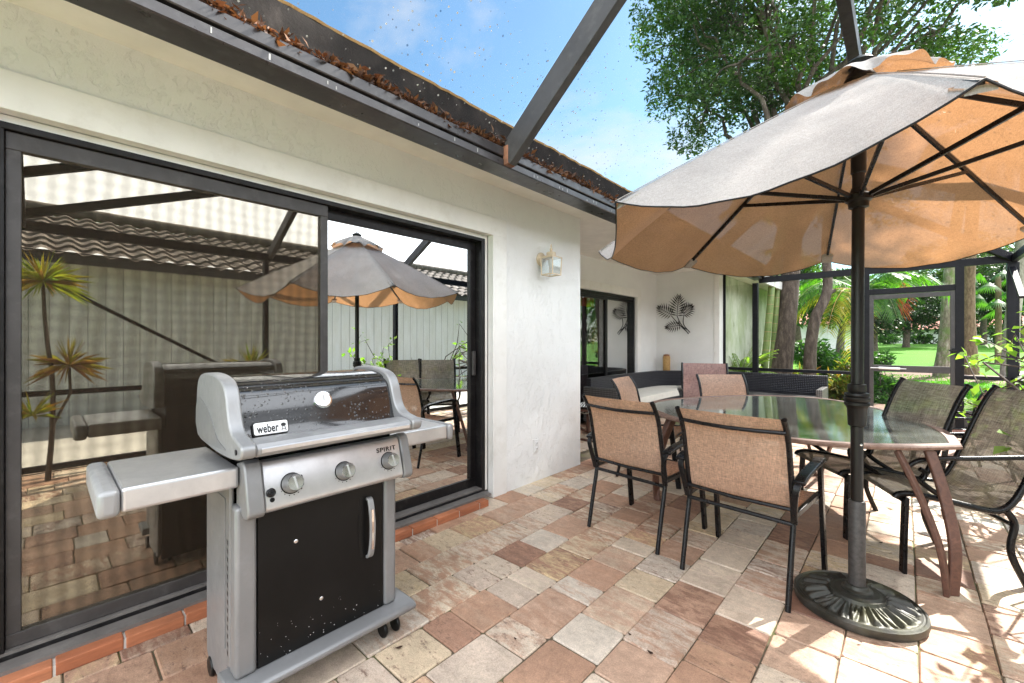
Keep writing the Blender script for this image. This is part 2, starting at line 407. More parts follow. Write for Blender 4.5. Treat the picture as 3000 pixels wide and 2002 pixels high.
def pavers():
    t = NT('tumbled_concrete_pavers'); v = t.obj()
    r = t.n('ShaderNodeNewGeometry').outputs['Random Per Island']
    wn = t.n('ShaderNodeTexWhiteNoise', _noise_dimensions='1D', W=t.math('MULTIPLY', r, 917.3))
    sep = t.n('ShaderNodeSeparateColor', Color=wn.outputs['Color'])
    r2, r3 = sep.outputs[0], sep.outputs[1]
    pal = [(.0, (0.584,0.477,0.370)), (.12, (0.406,0.241,0.158)), (.28, (0.549,0.432,0.296)), (.38, (0.442,0.277,0.190)), (.56, (0.529,0.423,0.335)), (.66, (0.333,0.187,0.124)), (.76, (0.478,0.318,0.225)), (.87, (0.564,0.486,0.399)), (.95, (0.231,0.124,0.085))]
    A = t.ramp(r, pal, 'CONSTANT')
    B = t.ramp(r2, [(.0, (0.388,0.232,0.154)), (.25, (0.602,0.505,0.378)), (.5, (0.231,0.124,0.085)), (.64, (0.551,0.415,0.240)), (.82, (0.460,0.304,0.217))], 'CONSTANT')
    w = t.math('MULTIPLY', r3, 40.)
    rag = t.math('MULTIPLY', t.noise(v, 95, 3, .7), .16)
    st = t.math('ADD', t.noise(t.map(v, (4.2, 12, 4)), 2.0, 9, .72, w, .7), t.math('SUBTRACT', rag, .08))
    amt = t.ramp(st, [(.45, 0.), (.58, .9)])
    c = t.mix(t.math('MULTIPLY', amt, t.ramp(r3, [(.2, .15), (.6, 1.)])), A, B)
    dk = t.math('ADD', t.noise(t.map(v, (7, 17, 5)), 2.4, 9, .78, w), t.math('SUBTRACT', rag, .08))
    c = t.mix(t.math('MULTIPLY', t.ramp(dk, [(.54, 0.), (.63, .9)]), t.ramp(r2, [(.30, .05), (.6, 1.)])), c, (.15,.085,.062))
    cl = t.noise(v, 5, 5, .6, w)
    c = t.mix(1., c, t.ramp(cl, [(.3, .80), (.7, 1.14)]), 'MULTIPLY')
    gr = t.noise(v, 210, 4, .75)
    c = t.mix(1., c, t.ramp(gr, [(.32, .76), (.68, 1.26)]), 'MULTIPLY')
    md = t.noise(v, 28, 6, .75)
    c = t.mix(1., c, t.ramp(md, [(.32, .80), (.66, 1.13)]), 'MULTIPLY')
    spk = t.voro(v, 150)
    c = t.mix(t.ramp(spk, [(.0, .7), (.16, 0.)]), c, (.10,.06,.045))
    hgt = t.math('ADD', t.math('MULTIPLY', gr, .6), t.math('ADD', t.math('MULTIPLY', st, 1.2), t.math('MULTIPLY', md, 1.)))
    ro = t.ramp(cl, [(.35, .5), (.6, .72)])
    return t.done(t.bsdf(Base_Color=c, Roughness=ro, Specular_IOR_Level=.4, Normal=t.bump(hgt, .45, .004)))
M['pavers'] = pavers()
def sand():
    t = NT('mossy_joint_sand'); v = t.obj()
    c = t.ramp(t.noise(v, 2.5, 6, .7), [(.35, (.06,.045,.032)), (.5, (.12,.095,.06)), (.66, (.10,.13,.03))])
    return t.done(t.bsdf(Base_Color=c, Roughness=.95, Normal=t.bump(t.noise(v, 200, 3), .6, .004)))
M['sand'] = sand()
def lawn():
    t = NT('mown_lawn'); v = t.obj()
    a = t.noise(v, .35, 5, .6); b = t.noise(v, 22, 5, .7)
    c = t.ramp(a, [(.3, (.055,.185,.008)), (.7, (.085,.24,.012))])
    c = t.mix(1., c, t.ramp(b, [(.3, .65), (.7, 1.25)]), 'MULTIPLY')
    return t.done(t.bsdf(Base_Color=c, Roughness=.85, Specular_IOR_Level=.15, Normal=t.bump(b, .8, .05)))
M['lawn'] = lawn()
M['mulch'] = paint('bark_mulch', (.15,.085,.055), .95, 0, .5, 18, .9, 60)
def brick():
    t = NT('red_brick'); v = t.obj()
    r = t.n('ShaderNodeNewGeometry').outputs['Random Per Island']
    c = t.ramp(r, [(0, (.36,.115,.05)), (.5, (.43,.16,.075)), (1, (.30,.10,.05))])
    n = t.noise(t.map(v, (6, 2, 14)), 3, 7, .7)
    c = t.mix(1., c, t.ramp(n, [(.3, .72), (.7, 1.25)]), 'MULTIPLY')
    return t.done(t.bsdf(Base_Color=c, Roughness=.7, Normal=t.bump(n, .5, .006)))
M['brick'] = brick()
M['mortar'] = paint('mortar', (.52,.49,.45), .9, 0, .15, 20, .4, 120)
def wood(name, a, b, s=1.):
    t = NT(name); v = t.obj()
    n = t.noise(t.map(v, (4*s, 4*s, 4*s)), 6, 8, .7, dist=1.2)
    c = t.ramp(n, [(.3, a), (.7, b)])
    return t.done(t.bsdf(Base_Color=c, Roughness=.55, Normal=t.bump(n, .25, .004)))
M['rim'] = wood('brown_table_rim', (.10,.05,.036), (.26,.165,.125))
M['leg_brown'] = wood('mottled_brown_legs', (.06,.028,.02), (.16,.075,.05))
M['wood_tan'] = wood('tan_wood', (.32,.17,.05), (.55,.34,.12))
M['wood_dark'] = wood('dark_wood', (.06,.025,.015), (.14,.06,.04))
def wicker(name, c, d):
    t = NT(name); v = t.obj()
    sx = t.n('ShaderNodeSeparateXYZ', Vector=v)
    def wv(s, k): return t.math('SINE', t.math('MULTIPLY', s, k))
    along = t.math('ADD', sx.outputs[0], sx.outputs[1])
    m = t.math('MULTIPLY', wv(along, 120.), wv(sx.outputs[2], 105.))
    h = t.math('ABSOLUTE', m)
    h = t.math('POWER', h, .6)
    cc = t.ramp(h, [(.05, sca(c, .35)), (.5, c), (1, d)])
    return t.done(t.bsdf(Base_Color=cc, Roughness=.38, Normal=t.bump(h, .9, .01)))
M['wicker'] = wicker('dark_wicker', (.008,.008,.012), (.03,.03,.04))
M['wicker_lt'] = wicker('grey_wicker', (.06,.056,.055), (.16,.15,.145))
def tile(name, a, b, d):
    t = NT(name); v = t.obj()
    n = t.noise(t.map(v, (1,2.4,1)), 3.2, 8, .72)
    c = t.ramp(n, [(.3, a), (.55, b), (.72, d)])
    return t.done(t.bsdf(Base_Color=c, Roughness=.8, Specular_IOR_Level=.12, Normal=t.bump(t.noise(v, 70, 4), .3, .006)))
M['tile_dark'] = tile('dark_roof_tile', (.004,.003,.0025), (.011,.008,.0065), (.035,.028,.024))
M['tile_grey'] = tile('grey_brown_roof_tile', (.10,.085,.075), (.24,.205,.18), (.42,.38,.34))
M['tile_red'] = tile('terracotta_roof_tile', (.33,.13,.09), (.45,.21,.16), (.55,.32,.26))
def siding():
    t = NT('grooved_white_siding'); v = t.obj()
    y = t.n('ShaderNodeSeparateXYZ', Vector=v).outputs[1]
    gr = t.math('LESS_THAN', t.math('FRACT', t.math('MULTIPLY', y, 4.6)), .045)
    c = t.ramp(t.noise(t.map(v, (3, 3, .5)), 2, 6, .7), [(.35, (.78,.77,.70)), (.6, (.88,.88,.85))])
    c = t.mix(gr, c, (.33,.32,.29))
    return t.done(t.bsdf(Base_Color=c, Roughness=.7, Normal=t.bump(t.math('SUBTRACT', 1., gr), .6, .01)))
M['siding'] = siding()
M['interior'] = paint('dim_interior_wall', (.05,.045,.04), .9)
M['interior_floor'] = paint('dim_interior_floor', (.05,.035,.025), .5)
M['curtain'] = paint('beige_blind_slats', (.52,.47,.34), .8, 0, .08, 5)
M['curtain_blue'] = paint('dark_curtain', (.09,.065,.07), .9, 0, .25, 10, .5, 90)
M['orange_valance'] = paint('orange_valance', (.42,.09,.03), .8)
M['lamp_cream'] = paint('cream_lamp_paint', (.62,.50,.36), .5, 0, .12, 25, .1, 100)
M['art'] = paint('dark_bronze_leaf_metal', (.012,.009,.009), .5, .0, .3, 25, spec=.25)
def zebra():
    t = NT('zebra_print'); v = t.obj()
    wv = t.n('ShaderNodeTexWave', Vector=v, Scale=9., Distortion=5., Detail=2.)
    wv.inputs['Detail Scale'].default_value = 1.2
    return t.done(t.bsdf(Base_Color=t.ramp(wv.outputs['Fac'], [(.46, (.02,.02,.02)), (.54, (.75,.74,.72))]), Roughness=.85))
M['zebra'] = zebra()
def castiron():
    t = NT('weathered_cast_iron'); v = t.obj()
    n = t.noise(v, 7, 7, .7)
    c = t.ramp(n, [(.3, (.018,.019,.013)), (.5, (.04,.04,.034)), (.7, (.09,.09,.085))])
    c = t.mix(t.ramp(t.noise(v, 4, 5), [(.52, 0.), (.7, .55)]), c, (.085,.085,.02))
    return t.done(t.bsdf(Base_Color=c, Roughness=t.ramp(n, [(.3, .35), (.7, .6)]), Metallic=.35, Normal=t.bump(t.noise(v, 180, 3), .25, .003)))
M['iron'] = castiron()
M['pole'] = paint('dark_bronze_pole', (.007,.0065,.0065), .35, .0, .25, 14, .1, 120, .35)
M['pole_grey'] = paint('speckled_grey_sleeve', (.055,.052,.05), .5, .3, .35, 60, .25, 200)
# ------------------------------------------------------------------ camera, sky, sun
cam = bpy.data.cameras.new('camera'); co = bpy.data.objects.new('camera', cam); col.objects.link(co)
co.location = (0, 0, 1.3); co.rotation_euler = (R(90), 0, R(42.5))
cam.sensor_width = 36; cam.lens = 36*1255/3000; cam.clip_start = .02; cam.clip_end = 1500
sc.camera = co
SUN_AZ, SUN_EL = R(19), R(44)          # azimuth measured from +Y towards +X
sd = Vector((math.sin(SUN_AZ)*math.cos(SUN_EL), math.cos(SUN_AZ)*math.cos(SUN_EL), math.sin(SUN_EL)))
sl = bpy.data.lights.new('sun', 'SUN'); sl.energy = 3.7; sl.angle = R(.55); sl.color = (1, .955, .88)
so = bpy.data.objects.new('sun', sl); col.objects.link(so); so.rotation_euler = (-sd).to_track_quat('-Z', 'Y').to_euler()
so.location = sd*40
w = bpy.data.worlds.new('World'); sc.world = w; w.use_nodes = True
nt = w.node_tree; nt.nodes.clear()
N = nt.nodes.new; lk = nt.links.new
sky = N('ShaderNodeTexSky'); sky.sky_type = 'NISHITA'; sky.sun_disc = False
sky.sun_elevation = SUN_EL; sky.sun_rotation = SUN_AZ; sky.air_density = 1.2; sky.dust_density = 1.0; sky.ozone_density = 1.0
tc = N('ShaderNodeTexCoord'); mp = N('ShaderNodeMapping'); mp.inputs['Scale'].default_value = (1, 1, 1.9); mp.inputs['Location'].default_value = (.52, .28, .1)
lk(tc.outputs['Generated'], mp.inputs['Vector'])
n1 = N('ShaderNodeTexNoise'); n1.inputs['Scale'].default_value = 2.1; n1.inputs['Detail'].default_value = 9; n1.inputs['Roughness'].default_value = .58; n1.inputs['Distortion'].default_value = .25
lk(mp.outputs[0], n1.inputs['Vector'])
rp = N('ShaderNodeValToRGB'); rp.color_ramp.elements[0].position = .50; rp.color_ramp.elements[1].position = .74
lk(n1.outputs['Fac'], rp.inputs[0])
mx = N('ShaderNodeMix'); mx.data_type = 'RGBA'
tn = N('ShaderNodeMix'); tn.data_type = 'RGBA'; tn.blend_type = 'MULTIPLY'; tn.inputs[0].default_value = 1; lk(sky.outputs[0], tn.inputs[6]); tn.inputs[7].default_value = (.74, .98, 1.05, 1)
lk(rp.outputs[0], mx.inputs[0]); lk(tn.outputs[2], mx.inputs[6]); mx.inputs[7].default_value = (4.3, 4.35, 4.4, 1)
# cloud bank behind the camera, added to fill shade; also whitens the mirrored sky
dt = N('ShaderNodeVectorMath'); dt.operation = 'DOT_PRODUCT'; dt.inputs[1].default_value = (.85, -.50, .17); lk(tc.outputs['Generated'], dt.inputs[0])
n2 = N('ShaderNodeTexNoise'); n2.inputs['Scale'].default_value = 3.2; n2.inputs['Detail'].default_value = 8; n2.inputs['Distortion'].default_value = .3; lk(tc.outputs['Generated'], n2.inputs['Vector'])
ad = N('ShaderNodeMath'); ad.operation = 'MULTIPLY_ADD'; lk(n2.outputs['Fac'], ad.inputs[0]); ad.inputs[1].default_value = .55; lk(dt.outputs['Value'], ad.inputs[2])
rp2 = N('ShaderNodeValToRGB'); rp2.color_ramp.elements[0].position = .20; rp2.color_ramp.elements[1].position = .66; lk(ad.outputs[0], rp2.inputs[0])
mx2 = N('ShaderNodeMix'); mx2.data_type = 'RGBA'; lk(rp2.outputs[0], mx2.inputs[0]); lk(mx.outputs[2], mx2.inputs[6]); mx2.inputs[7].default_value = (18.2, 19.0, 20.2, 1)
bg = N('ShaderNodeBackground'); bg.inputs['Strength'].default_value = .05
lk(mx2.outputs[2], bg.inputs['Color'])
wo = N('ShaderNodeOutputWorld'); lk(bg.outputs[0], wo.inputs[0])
sc.view_settings.view_transform = 'Standard'; sc.view_settings.look = 'None'; sc.view_settings.gamma = 1
sc.view_settings.exposure = 2.36
sc.cycles.transparent_max_bounces = 20; sc.cycles.max_bounces = 9; sc.cycles.use_denoising = True
sc.cycles.caustics_reflective = False; sc.cycles.sample_clamp_indirect = 6

# ------------------------------------------------------------------ ground
def gz(x, y):
    d = math.hypot(x, y)
    t = min(1, max(0, (d-26)/55)); t = t*t*(3-2*t)
    return -.045 + .97*t
xs = [-400,-200,-110,-70,-45,-30,-20,-14,-10,-7,-5,-3,-1,1,3,5,7,10,14,20,30,45,70,110,200,400]
ys = [-400,-200,-90,-40,-15,-5,0,4,8,10,12,14,17,20,24,28,33,38,44,50,57,64,72,80,90,110,150,220,400]
tag(MB().sheet([[(x, y, gz(x, y)) for x in xs] for y in ys]).build('lawn', M['lawn']), kind='structure')
tag(MB().box((-3.95,-2.2,-.09), (1.35,9.25,-.008)).build('patio_bed', M['sand'], smooth=0), kind='structure')

# pavers: running rows along the house, three stone lengths
mb = MB(); PITCH = .2385
def paver(x0, x1, y0, y1):
    g = .0026; x0 += g; x1 -= g; y0 += g; y1 -= g
    z = random.uniform(-.0022, .0018); tx = random.uniform(-.004, .004); ty = random.uniform(-.004, .004); e = .0055
    j = lambda: random.uniform(-.0022, .0022)
    c = [(x0+j(), y0+j()), (x1+j(), y0+j()), (x1+j(), y1+j()), (x0+j(), y1+j())]
    mxx, myy = (x0+x1)/2, (y0+y1)/2
    Z = lambda x, y: z + (x-mxx)*tx*4 + (y-myy)*ty*4
    # clipped-corner outline so the stones look tumbled
    k = .008; out = []
    for i in range(4):
        p, q, r_ = Vector(c[i-1]), Vector(c[i]), Vector(c[(i+1) % 4])
        kk = k*random.uniform(.5, 1.4)
        out.append(q+(p-q).normalized()*kk); out.append(q+(r_-q).normalized()*kk)
    ctr = Vector((mxx, myy)); n = len(out)
    inn = [q+(ctr-q).normalized()*e for q in out]
    vs = [(q.x, q.y, -.05) for q in out] + [(q.x, q.y, Z(q.x, q.y)-.0055) for q in out] + [(q.x, q.y, Z(q.x, q.y)) for q in inn]
    fs = []
    for lv in (0, 1):
        for i in range(n): fs.append((lv*n+i, lv*n+(i+1) % n, (lv+1)*n+(i+1) % n, (lv+1)*n+i))
    fs.append(tuple(2*n+i for i in range(n)))
    mb.add(vs, fs)
row = 0
for i in range(-1, 16):
    x0 = 1.235 - (i+1)*PITCH; x1 = x0 + PITCH
    if x1 < -2.42 + .06: y, yend = 3.86, 8.68
    else: y, yend = -2.0, 9.15
    if i == 15: pass
    y += random.uniform(-.16, 0)
    last = None
    while y < yend:
        ln = random.choice([.162, .2385, .2385, .318, .318])
        paver(x0, x1, y, min(y+ln, yend+.05)); y += ln
for i in range(6):
    x1 = 1.235-17*PITCH - i*PITCH; x0 = x1-PITCH
    if x0 < -3.9: break
    y = 3.86+random.uniform(-.1, 0)
    while y < 8.68:
        ln = random.choice([.162, .2385, .318]); paver(x0, x1, y, y+ln); y += ln
tag(mb.build('paver_patio', M['pavers'], smooth=0), kind='structure')

# ------------------------------------------------------------------ the house
house = thing('house', 'white stucco house with dark tiled eaves, gutter and sliding glass doors along the patio', 'house', (0,0,0))
HW = -2.53
wl = MB()
wl.box((-2.73,-1.8,2.2), (HW,2.55,2.63)); wl.box((-2.73,2.55,0), (HW,3.83,2.63)); wl.box((-2.73,-1.8,0), (HW,-.16,2.2))
wl.box((-4.05,3.63,0), (-2.732,3.83,2.75))
wl.box((-4.05,3.832,0), (-3.85,5.15,2.75)); wl.box((-4.05,5.15,2.16), (-3.85,7.80,2.75)); wl.box((-4.05,7.80,0), (-3.85,8.70,2.75))
wl.box((-4.05,8.702,0), (-2.70,8.90,2.75))
wl.build('wall', M['stucco'], house, 0)
MB().box((-2.70,8.69,0), (-2.60,8.91,2.6)).build('corner_board', M['white_trim'], house, 0, .004)
MB().box((-2.80,8.912,-.05), (-2.615,13.3,2.62)).build('side_wall', M['stucco_green'], house, 0)
sf = MB(); sf.box((-2.54,-1.8,2.60), (-2.02,8.9,2.625)); sf.box((-2.6,8.9,2.60), (-2.02,13.4,2.625)); sf.box((-4.05,3.832,2.70), (-2.54,8.70,2.74))
sf.box((-2.7,3.832,2.612), (-2.545,8.69,2.70))
sf.build('soffit', M['soffit'], house, 0)
MB().box((-2.065,-1.8,2.455), (-2.02,13.4,2.60)).build('fascia', M['white_trim'], house, 0)
# roof: ragged tile ends above the gutter, then the slope
rf = MB()
yy = np.linspace(-1.8, 13.4, 300); jb = [random.uniform(-.005,.005) for _ in yy]; jc = [random.uniform(-.004,.004) for _ in yy]
rf.sheet([[(x+j*.5, y, z+k) for y, j, k in zip(yy, jb, jc)] for x, z in ((-2.03,2.55),(-2.035,2.66),(-2.050,2.665),(-2.062,2.72),(-2.072,2.725),(-2.085,2.79),(-2.095,2.845),(-2.2,2.90))])
rf.add([(-2.1,-1.8,2.86),(-2.1,13.4,2.86),(-8,13.4,4.95),(-8,-1.8,4.95),(-2.1,-1.8,2.70),(-2.1,13.4,2.70),(-8,13.4,4.75),(-8,-1.8,4.75)],
       [(0,1,2,3),(7,6,5,4),(0,3,7,4),(1,5,6,2),(3,2,6,7),(0,4,5,1)])
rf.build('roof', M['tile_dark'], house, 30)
eb = MB(); yy = np.linspace(-1.8, 13.3, 260); jit = [random.uniform(-.006,.006) for _ in yy]
eb.sheet([[(-2.095+dx, y, 2.848+dz+j) for y, j in zip(yy, jit)] for dx, dz in ((0,0),(.006,.012),(-.03,.016),(-.04,.0))])
eb.build('roof_edge_board', M['wood_tan'], house, 40)
gt = MB()
gt.xz([(-2.07,2.44),(-1.925,2.44),(-1.918,2.446),(-1.918,2.484),(-1.926,2.490),(-1.945,2.492),(-1.945,2.500),(-1.922,2.503),(-1.918,2.508),(-1.918,2.556),(-1.924,2.562),(-1.935,2.562),(-1.937,2.512),(-2.02,2.52),(-2.02,2.60),(-2.07,2.60)], -1.8, 8.98)
gut = gt.build('gutter', M['gutter'], house, 30)
for y in (.42,.62,.86,.9,1.35,1.6,1.78,2.32,2.36,2.62,2.66,2.72,3.0,3.1,3.14,3.4,3.5,3.56,3.8):
    z = 2.448+random.uniform(0,.012); MB().box((-1.9185, y, z), (-1.9168, y+random.uniform(.004,.007), z+random.uniform(.012,.026))).build('caulk_drip', M['caulk'], gut, 0)
# door surround
tr = MB()
TX = HW+.014
tr.box((HW-.05,-1.0,2.185), (TX,2.68,2.335)); tr.box((HW-.05,2.515,0.0), (TX,2.68,2.185))
tr.box((HW-.13,2.46,0.06), (HW-.052,2.512,2.185)); tr.box((HW-.13,-.16,2.15), (HW-.052,2.46,2.185))
tr.box((HW-.05,-.33,0.0), (TX,-.165,2.185))
tr.build('door_surround', M['white_trim'], house, 0, .003)
s2 = MB(); RX = -3.85+.012
s2.box((-3.9,5.0,2.165), (RX,7.97,2.31)); s2.box((-3.9,7.83,0), (RX,7.97,2.165))
s2.box((-3.96,7.76,0), (-3.905,7.828,2.165))
s2.build('door_surround', M['white_trim'], house, 0, .003)
# brick step under the door
bk = MB(); y = -1.0
while y < 2.36:
    ln = .205; bk.box((-2.60, y+.004, .0), (-2.425+random.uniform(-.003,.003), min(y+ln, 2.375)-.004, .050+random.uniform(-.002,.002))); y += ln
stp = bk.build('brick_step', M['brick'], house, 0, .004)
MB().box((-2.595,-1.0,.0), (-2.430,2.374,.043)).build('mortar_joints', M['mortar'], stp, 0)
# sliding door, main
FX = -2.60
fr = MB()
fr.box((FX-.09,-.155,2.125), (FX+.035,2.47,2.152)); fr.box((FX-.09,-.155,.052), (FX+.035,2.47,.082))
fr.box((FX-.09,2.43,.082), (FX+.035,2.47,2.125)); fr.box((FX-.09,-.155,.082), (FX+.035,-.105,2.125))
sd1 = fr.build('sliding_door', M['bronze'], house, 0, .003)
MB().box((FX+.036,-1.0,.046), (HW+.045,2.46,.064)).build('threshold', M['sill'], sd1, 0)
MB().box((FX-.04,-.155,.0825), (FX+.036,2.43,.094)).build('track', M['sill'], sd1, 0)
lf = MB()      # fixed leaf, front track
y0, y1 = -.104, 1.165
lf.box((FX-.035,y0,2.055), (FX+.015,y1,2.124)); lf.box((FX-.035,y0,.095), (FX+.015,y1,.15))
lf.box((FX-.035,y0,.15), (FX+.015,y0+.042,2.055)); lf.box((FX-.035,y1-.045,.15), (FX+.015,y1,2.055))
lf.build('leaf_frame', M['bronze_lt'], sd1, 0, .003)
MB().box((FX-.012,y0+.042,.15), (FX-.006,y1-.045,2.055)).build('glass_pane', M['door_glass'], sd1, 0)
MB().box((FX+.0075,y0+.042,.15), (FX+.0085,y1-.045,2.055)).build('insect_screen', M['screen_door'], sd1, 0)
lf = MB(); y0, y1 = 1.12, 2.429
lf.box((FX-.088,y0,2.06), (FX-.042,y1,2.124)); lf.box((FX-.088,y0,.095), (FX-.042,y1,.165))
lf.box((FX-.088,y0,.165), (FX-.042,y0+.05,2.06)); lf.box((FX-.088,y1-.055,.165), (FX-.042,y1,2.06))
lf.build('leaf_frame', M['bronze'], sd1, 0, .003)
MB().box((FX-.062,y0+.05,.165), (FX-.056,y1-.055,2.06)).build('glass_pane', M['door_glass'], sd1, 0)
MB().box((FX-.041,2.385,1.02), (FX-.018,2.415,1.22)).build('door_pull', M['bronze_lt'], sd1, 0, .004)
# recess door
f2 = MB(); QX = -3.90
f2.box((QX-.07,5.15,2.10), (QX+.03,7.76,2.155)); f2.box((QX-.07,5.15,0), (QX+.03,7.76,.05)); f2.box((QX-.07,7.71,.05), (QX+.03,7.76,2.10)); f2.box((QX-.07,5.15,.05), (QX+.03,5.2,2.10))
sd2 = f2.build('sliding_door', M['bronze'], house, 0, .003)
f3 = MB(); f3.box((QX-.02,6.68,.05), (QX+.015,6.75,2.10)); f3.box((QX-.02,5.2,2.04), (QX+.015,6.68,2.10)); f3.box((QX-.02,6.75,2.06), (QX-.005,7.71,2.10))
f3.build('leaf_frame', M['bronze'], sd2, 0)
MB().box((QX-.012,5.2,.05), (QX-.006,6.68,2.04)).build('glass_pane', glass('dark_recess_glass', .04, (.8,.8,.8), (1.1,.04), fk=.25), sd2, 0)
MB().box((QX-.045,6.70,.05), (QX-.039,7.71,2.10)).build('glass_pane', glass('mirror_recess_glass', .60, (.55,.55,.5), (1.1,.04)), sd2, 0)
# rooms behind the glass
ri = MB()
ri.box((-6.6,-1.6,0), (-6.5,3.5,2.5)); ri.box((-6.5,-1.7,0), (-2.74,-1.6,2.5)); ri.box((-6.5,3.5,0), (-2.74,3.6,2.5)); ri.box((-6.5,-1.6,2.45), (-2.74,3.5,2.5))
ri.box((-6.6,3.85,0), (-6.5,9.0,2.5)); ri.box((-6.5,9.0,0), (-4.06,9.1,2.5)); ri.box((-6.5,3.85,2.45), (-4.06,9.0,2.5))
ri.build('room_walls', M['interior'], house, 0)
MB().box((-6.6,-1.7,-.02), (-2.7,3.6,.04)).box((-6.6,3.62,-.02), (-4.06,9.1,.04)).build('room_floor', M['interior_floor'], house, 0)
# vertical blinds pulled to the sides of the big door; curtain and valance behind the recess door
vb = thing('vertical_blinds', 'beige vertical blind slats hanging inside the large sliding glass door', 'blinds', (-2.80,.0,.1))
for i, yy in enumerate((-.06,-.045,2.335,2.35,2.363)):
    m_ = MB(); cc = [( .045*math.cos(a), (.008)*math.sin(2*a)) for a in (0, .8, 1.6, 2.4, 3.14)]
    m_.sheet([[(x, yy+dy+x*.15, z) for x, dy in cc] for z in (0, 1.96)]); m_.build('slat', M['curtain'], vb)
MB().box((-.02,-.10,1.962), (.02,2.37,1.99)).build('headrail', M['curtain'], vb, 0)
cu = thing('curtain', 'dark curtain with orange valance hanging behind the recessed sliding door', 'curtain', (-4.2,6.0,.05))
rows = [[(.04*math.sin(y*38)+.02*math.sin(y*17), y, z) for y in np.linspace(-.75, .62, 60)] for z in (0, .7, 1.4, 1.95)]
MB().sheet(rows).build('drape', M['curtain_blue'], cu)
MB().sheet([[(.12+.02*math.sin(y*30), y, z) for y in np.linspace(-.75, .62, 40)] for z in (1.86, 2.06)]).build('valance', M['orange_valance'], cu)

# ------------------------------------------------------------------ neighbouring house (seen mirrored in the glass)
nb = thing('neighbouring_house', 'neighbouring white sided house with wavy grey tiled roof, seen mirrored in the sliding door', 'house', (4.7,2,0))
MB().box((0,-8,-.05), (.2,14,2.62)).build('wall', M['siding'], nb, 0)
MB().box((-.42,-8,2.50), (-.38,14,2.68)).box((-.38,-8,2.60),(0,14,2.62)).build('eave', M['bronze_lt'], nb, 0)
rows = []
prof = []
for c in range(8):
    for s_ in (0., .999): prof.append((c+s_, c))
ny = 440; yy = np.linspace(-8, 14, ny)
for u, c in prof:
    x = -.48 + u*.31; z = 2.62 + u*.31*.44 + (.045 if u == c else .0)
    rows.append([(x, y, z + .035*math.sin(y*2*math.pi/.30)) for y in yy])
roof = MB().sheet(rows).build('roof', M['tile_grey'], nb, 40)
MB().tube([(2.02,-8,3.80),(2.02,14,3.80)], .11, 10).build('ridge', M['tile_grey'], roof)

# ------------------------------------------------------------------ pool-cage screen enclosure
cage = thing('screen_enclosure', 'dark bronze aluminium screen enclosure with insect mesh over the whole patio', 'enclosure', (-.45,4.5,0))
def W(p): return (p[0]+.45, p[1]-4.5, p[2])
RX_, RZ, EZ = -.757, 3.47, 2.43
XR, YE, XL = 1.10, 8.92, -1.98
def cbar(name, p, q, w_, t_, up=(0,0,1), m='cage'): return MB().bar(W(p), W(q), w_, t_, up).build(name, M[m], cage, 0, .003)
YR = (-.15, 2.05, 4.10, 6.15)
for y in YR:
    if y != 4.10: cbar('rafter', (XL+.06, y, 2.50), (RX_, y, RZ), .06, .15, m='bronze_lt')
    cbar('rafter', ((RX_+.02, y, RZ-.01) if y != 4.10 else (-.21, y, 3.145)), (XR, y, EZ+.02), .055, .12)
    cbar('post', (XR, y-.05, 0), (XR, y-.05, EZ-.05), .055, .085, (1,0,0))
    if y == 4.10: continue
    k = MB().box(W((XL+.055, y-.036, 2.445)), W((XL+.095, y+.036, 2.57)))
    k.build('bracket', M['rust'], cage, 0, .004)
cbar('purlin', (-.24, -1.5, 3.165), (-.24, 7.9, 3.165), .06, .11)
cbar('hip_rafter', (RX_, 7.45, RZ), (XR, YE, EZ), .05, .10); cbar('hip_rafter', (RX_, 7.45, RZ), (XL, YE, EZ+.03), .05, .10)
cbar('eave_beam', (XR, -1.5, EZ), (XR, YE, EZ), .055, .10)
cbar('end_beam', (XL, YE, EZ), (XR+.03, YE, EZ), .055, .105)
cbar('chair_rail', (XR, -1.5, .785), (XR, YE-.04, .785), .05, .055); cbar('chair_rail', (-2.60, YE, .785), (-.49, YE, .785), .05, .055); cbar('chair_rail', (.62, YE, .785), (XR-.04, YE, .785), .05, .055)
cbar('sill_rail', (-2.60, YE, .04), (-.49, YE, .04), .05, .06); cbar('sill_rail', (.62, YE, .04), (XR-.04, YE, .04), .05, .06); cbar('sill_rail', (XR,-1.5,.04), (XR,YE-.04,.04), .05, .06)
cbar('kick_plate', (.62, YE-.005, .19), (XR-.04, YE-.005, .19), .012, .24, m='bronze_lt')
cbar('post', (-2.04, YE, 0), (-2.04, YE, EZ-.05), .085, .09, (1,0,0)); cbar('post', (-2.585, YE, 0), (-2.585, YE, 2.6), .03, .06, (1,0,0))
cbar('post', (-.455, YE, 0), (-.455, YE, EZ-.05), .07, .085, (1,0,0)); cbar('post', (.585, YE, 0), (.585, YE, EZ-.05), .075, .09, (1,0,0))
cbar('post', (XR-.01, YE+.01, 0), (XR-.01, YE+.01, EZ-.05), .09, .11, (1,0,0))
cbar('header_rail', (-.42, YE, 2.085), (.548, YE, 2.085), .05, .09)
# braces in the side wall and roof (mirrored in the glass)
cbar('brace', (XR-.01, .2, 1.80), (XR-.01, 1.98, .70), .035, .07, (1,0,0)); cbar('brace', (1.06,-.35,EZ+.02), (.05, 1.6, 3.0), .05, .08); cbar('brace', (.62,-.35,2.72), (.15, .50, 2.97), .05, .08)
cbar('brace', (XR-.02, YE-.05, 2.30), (XR-.02, 8.2, 1.85), .035, .06, (1,0,0))
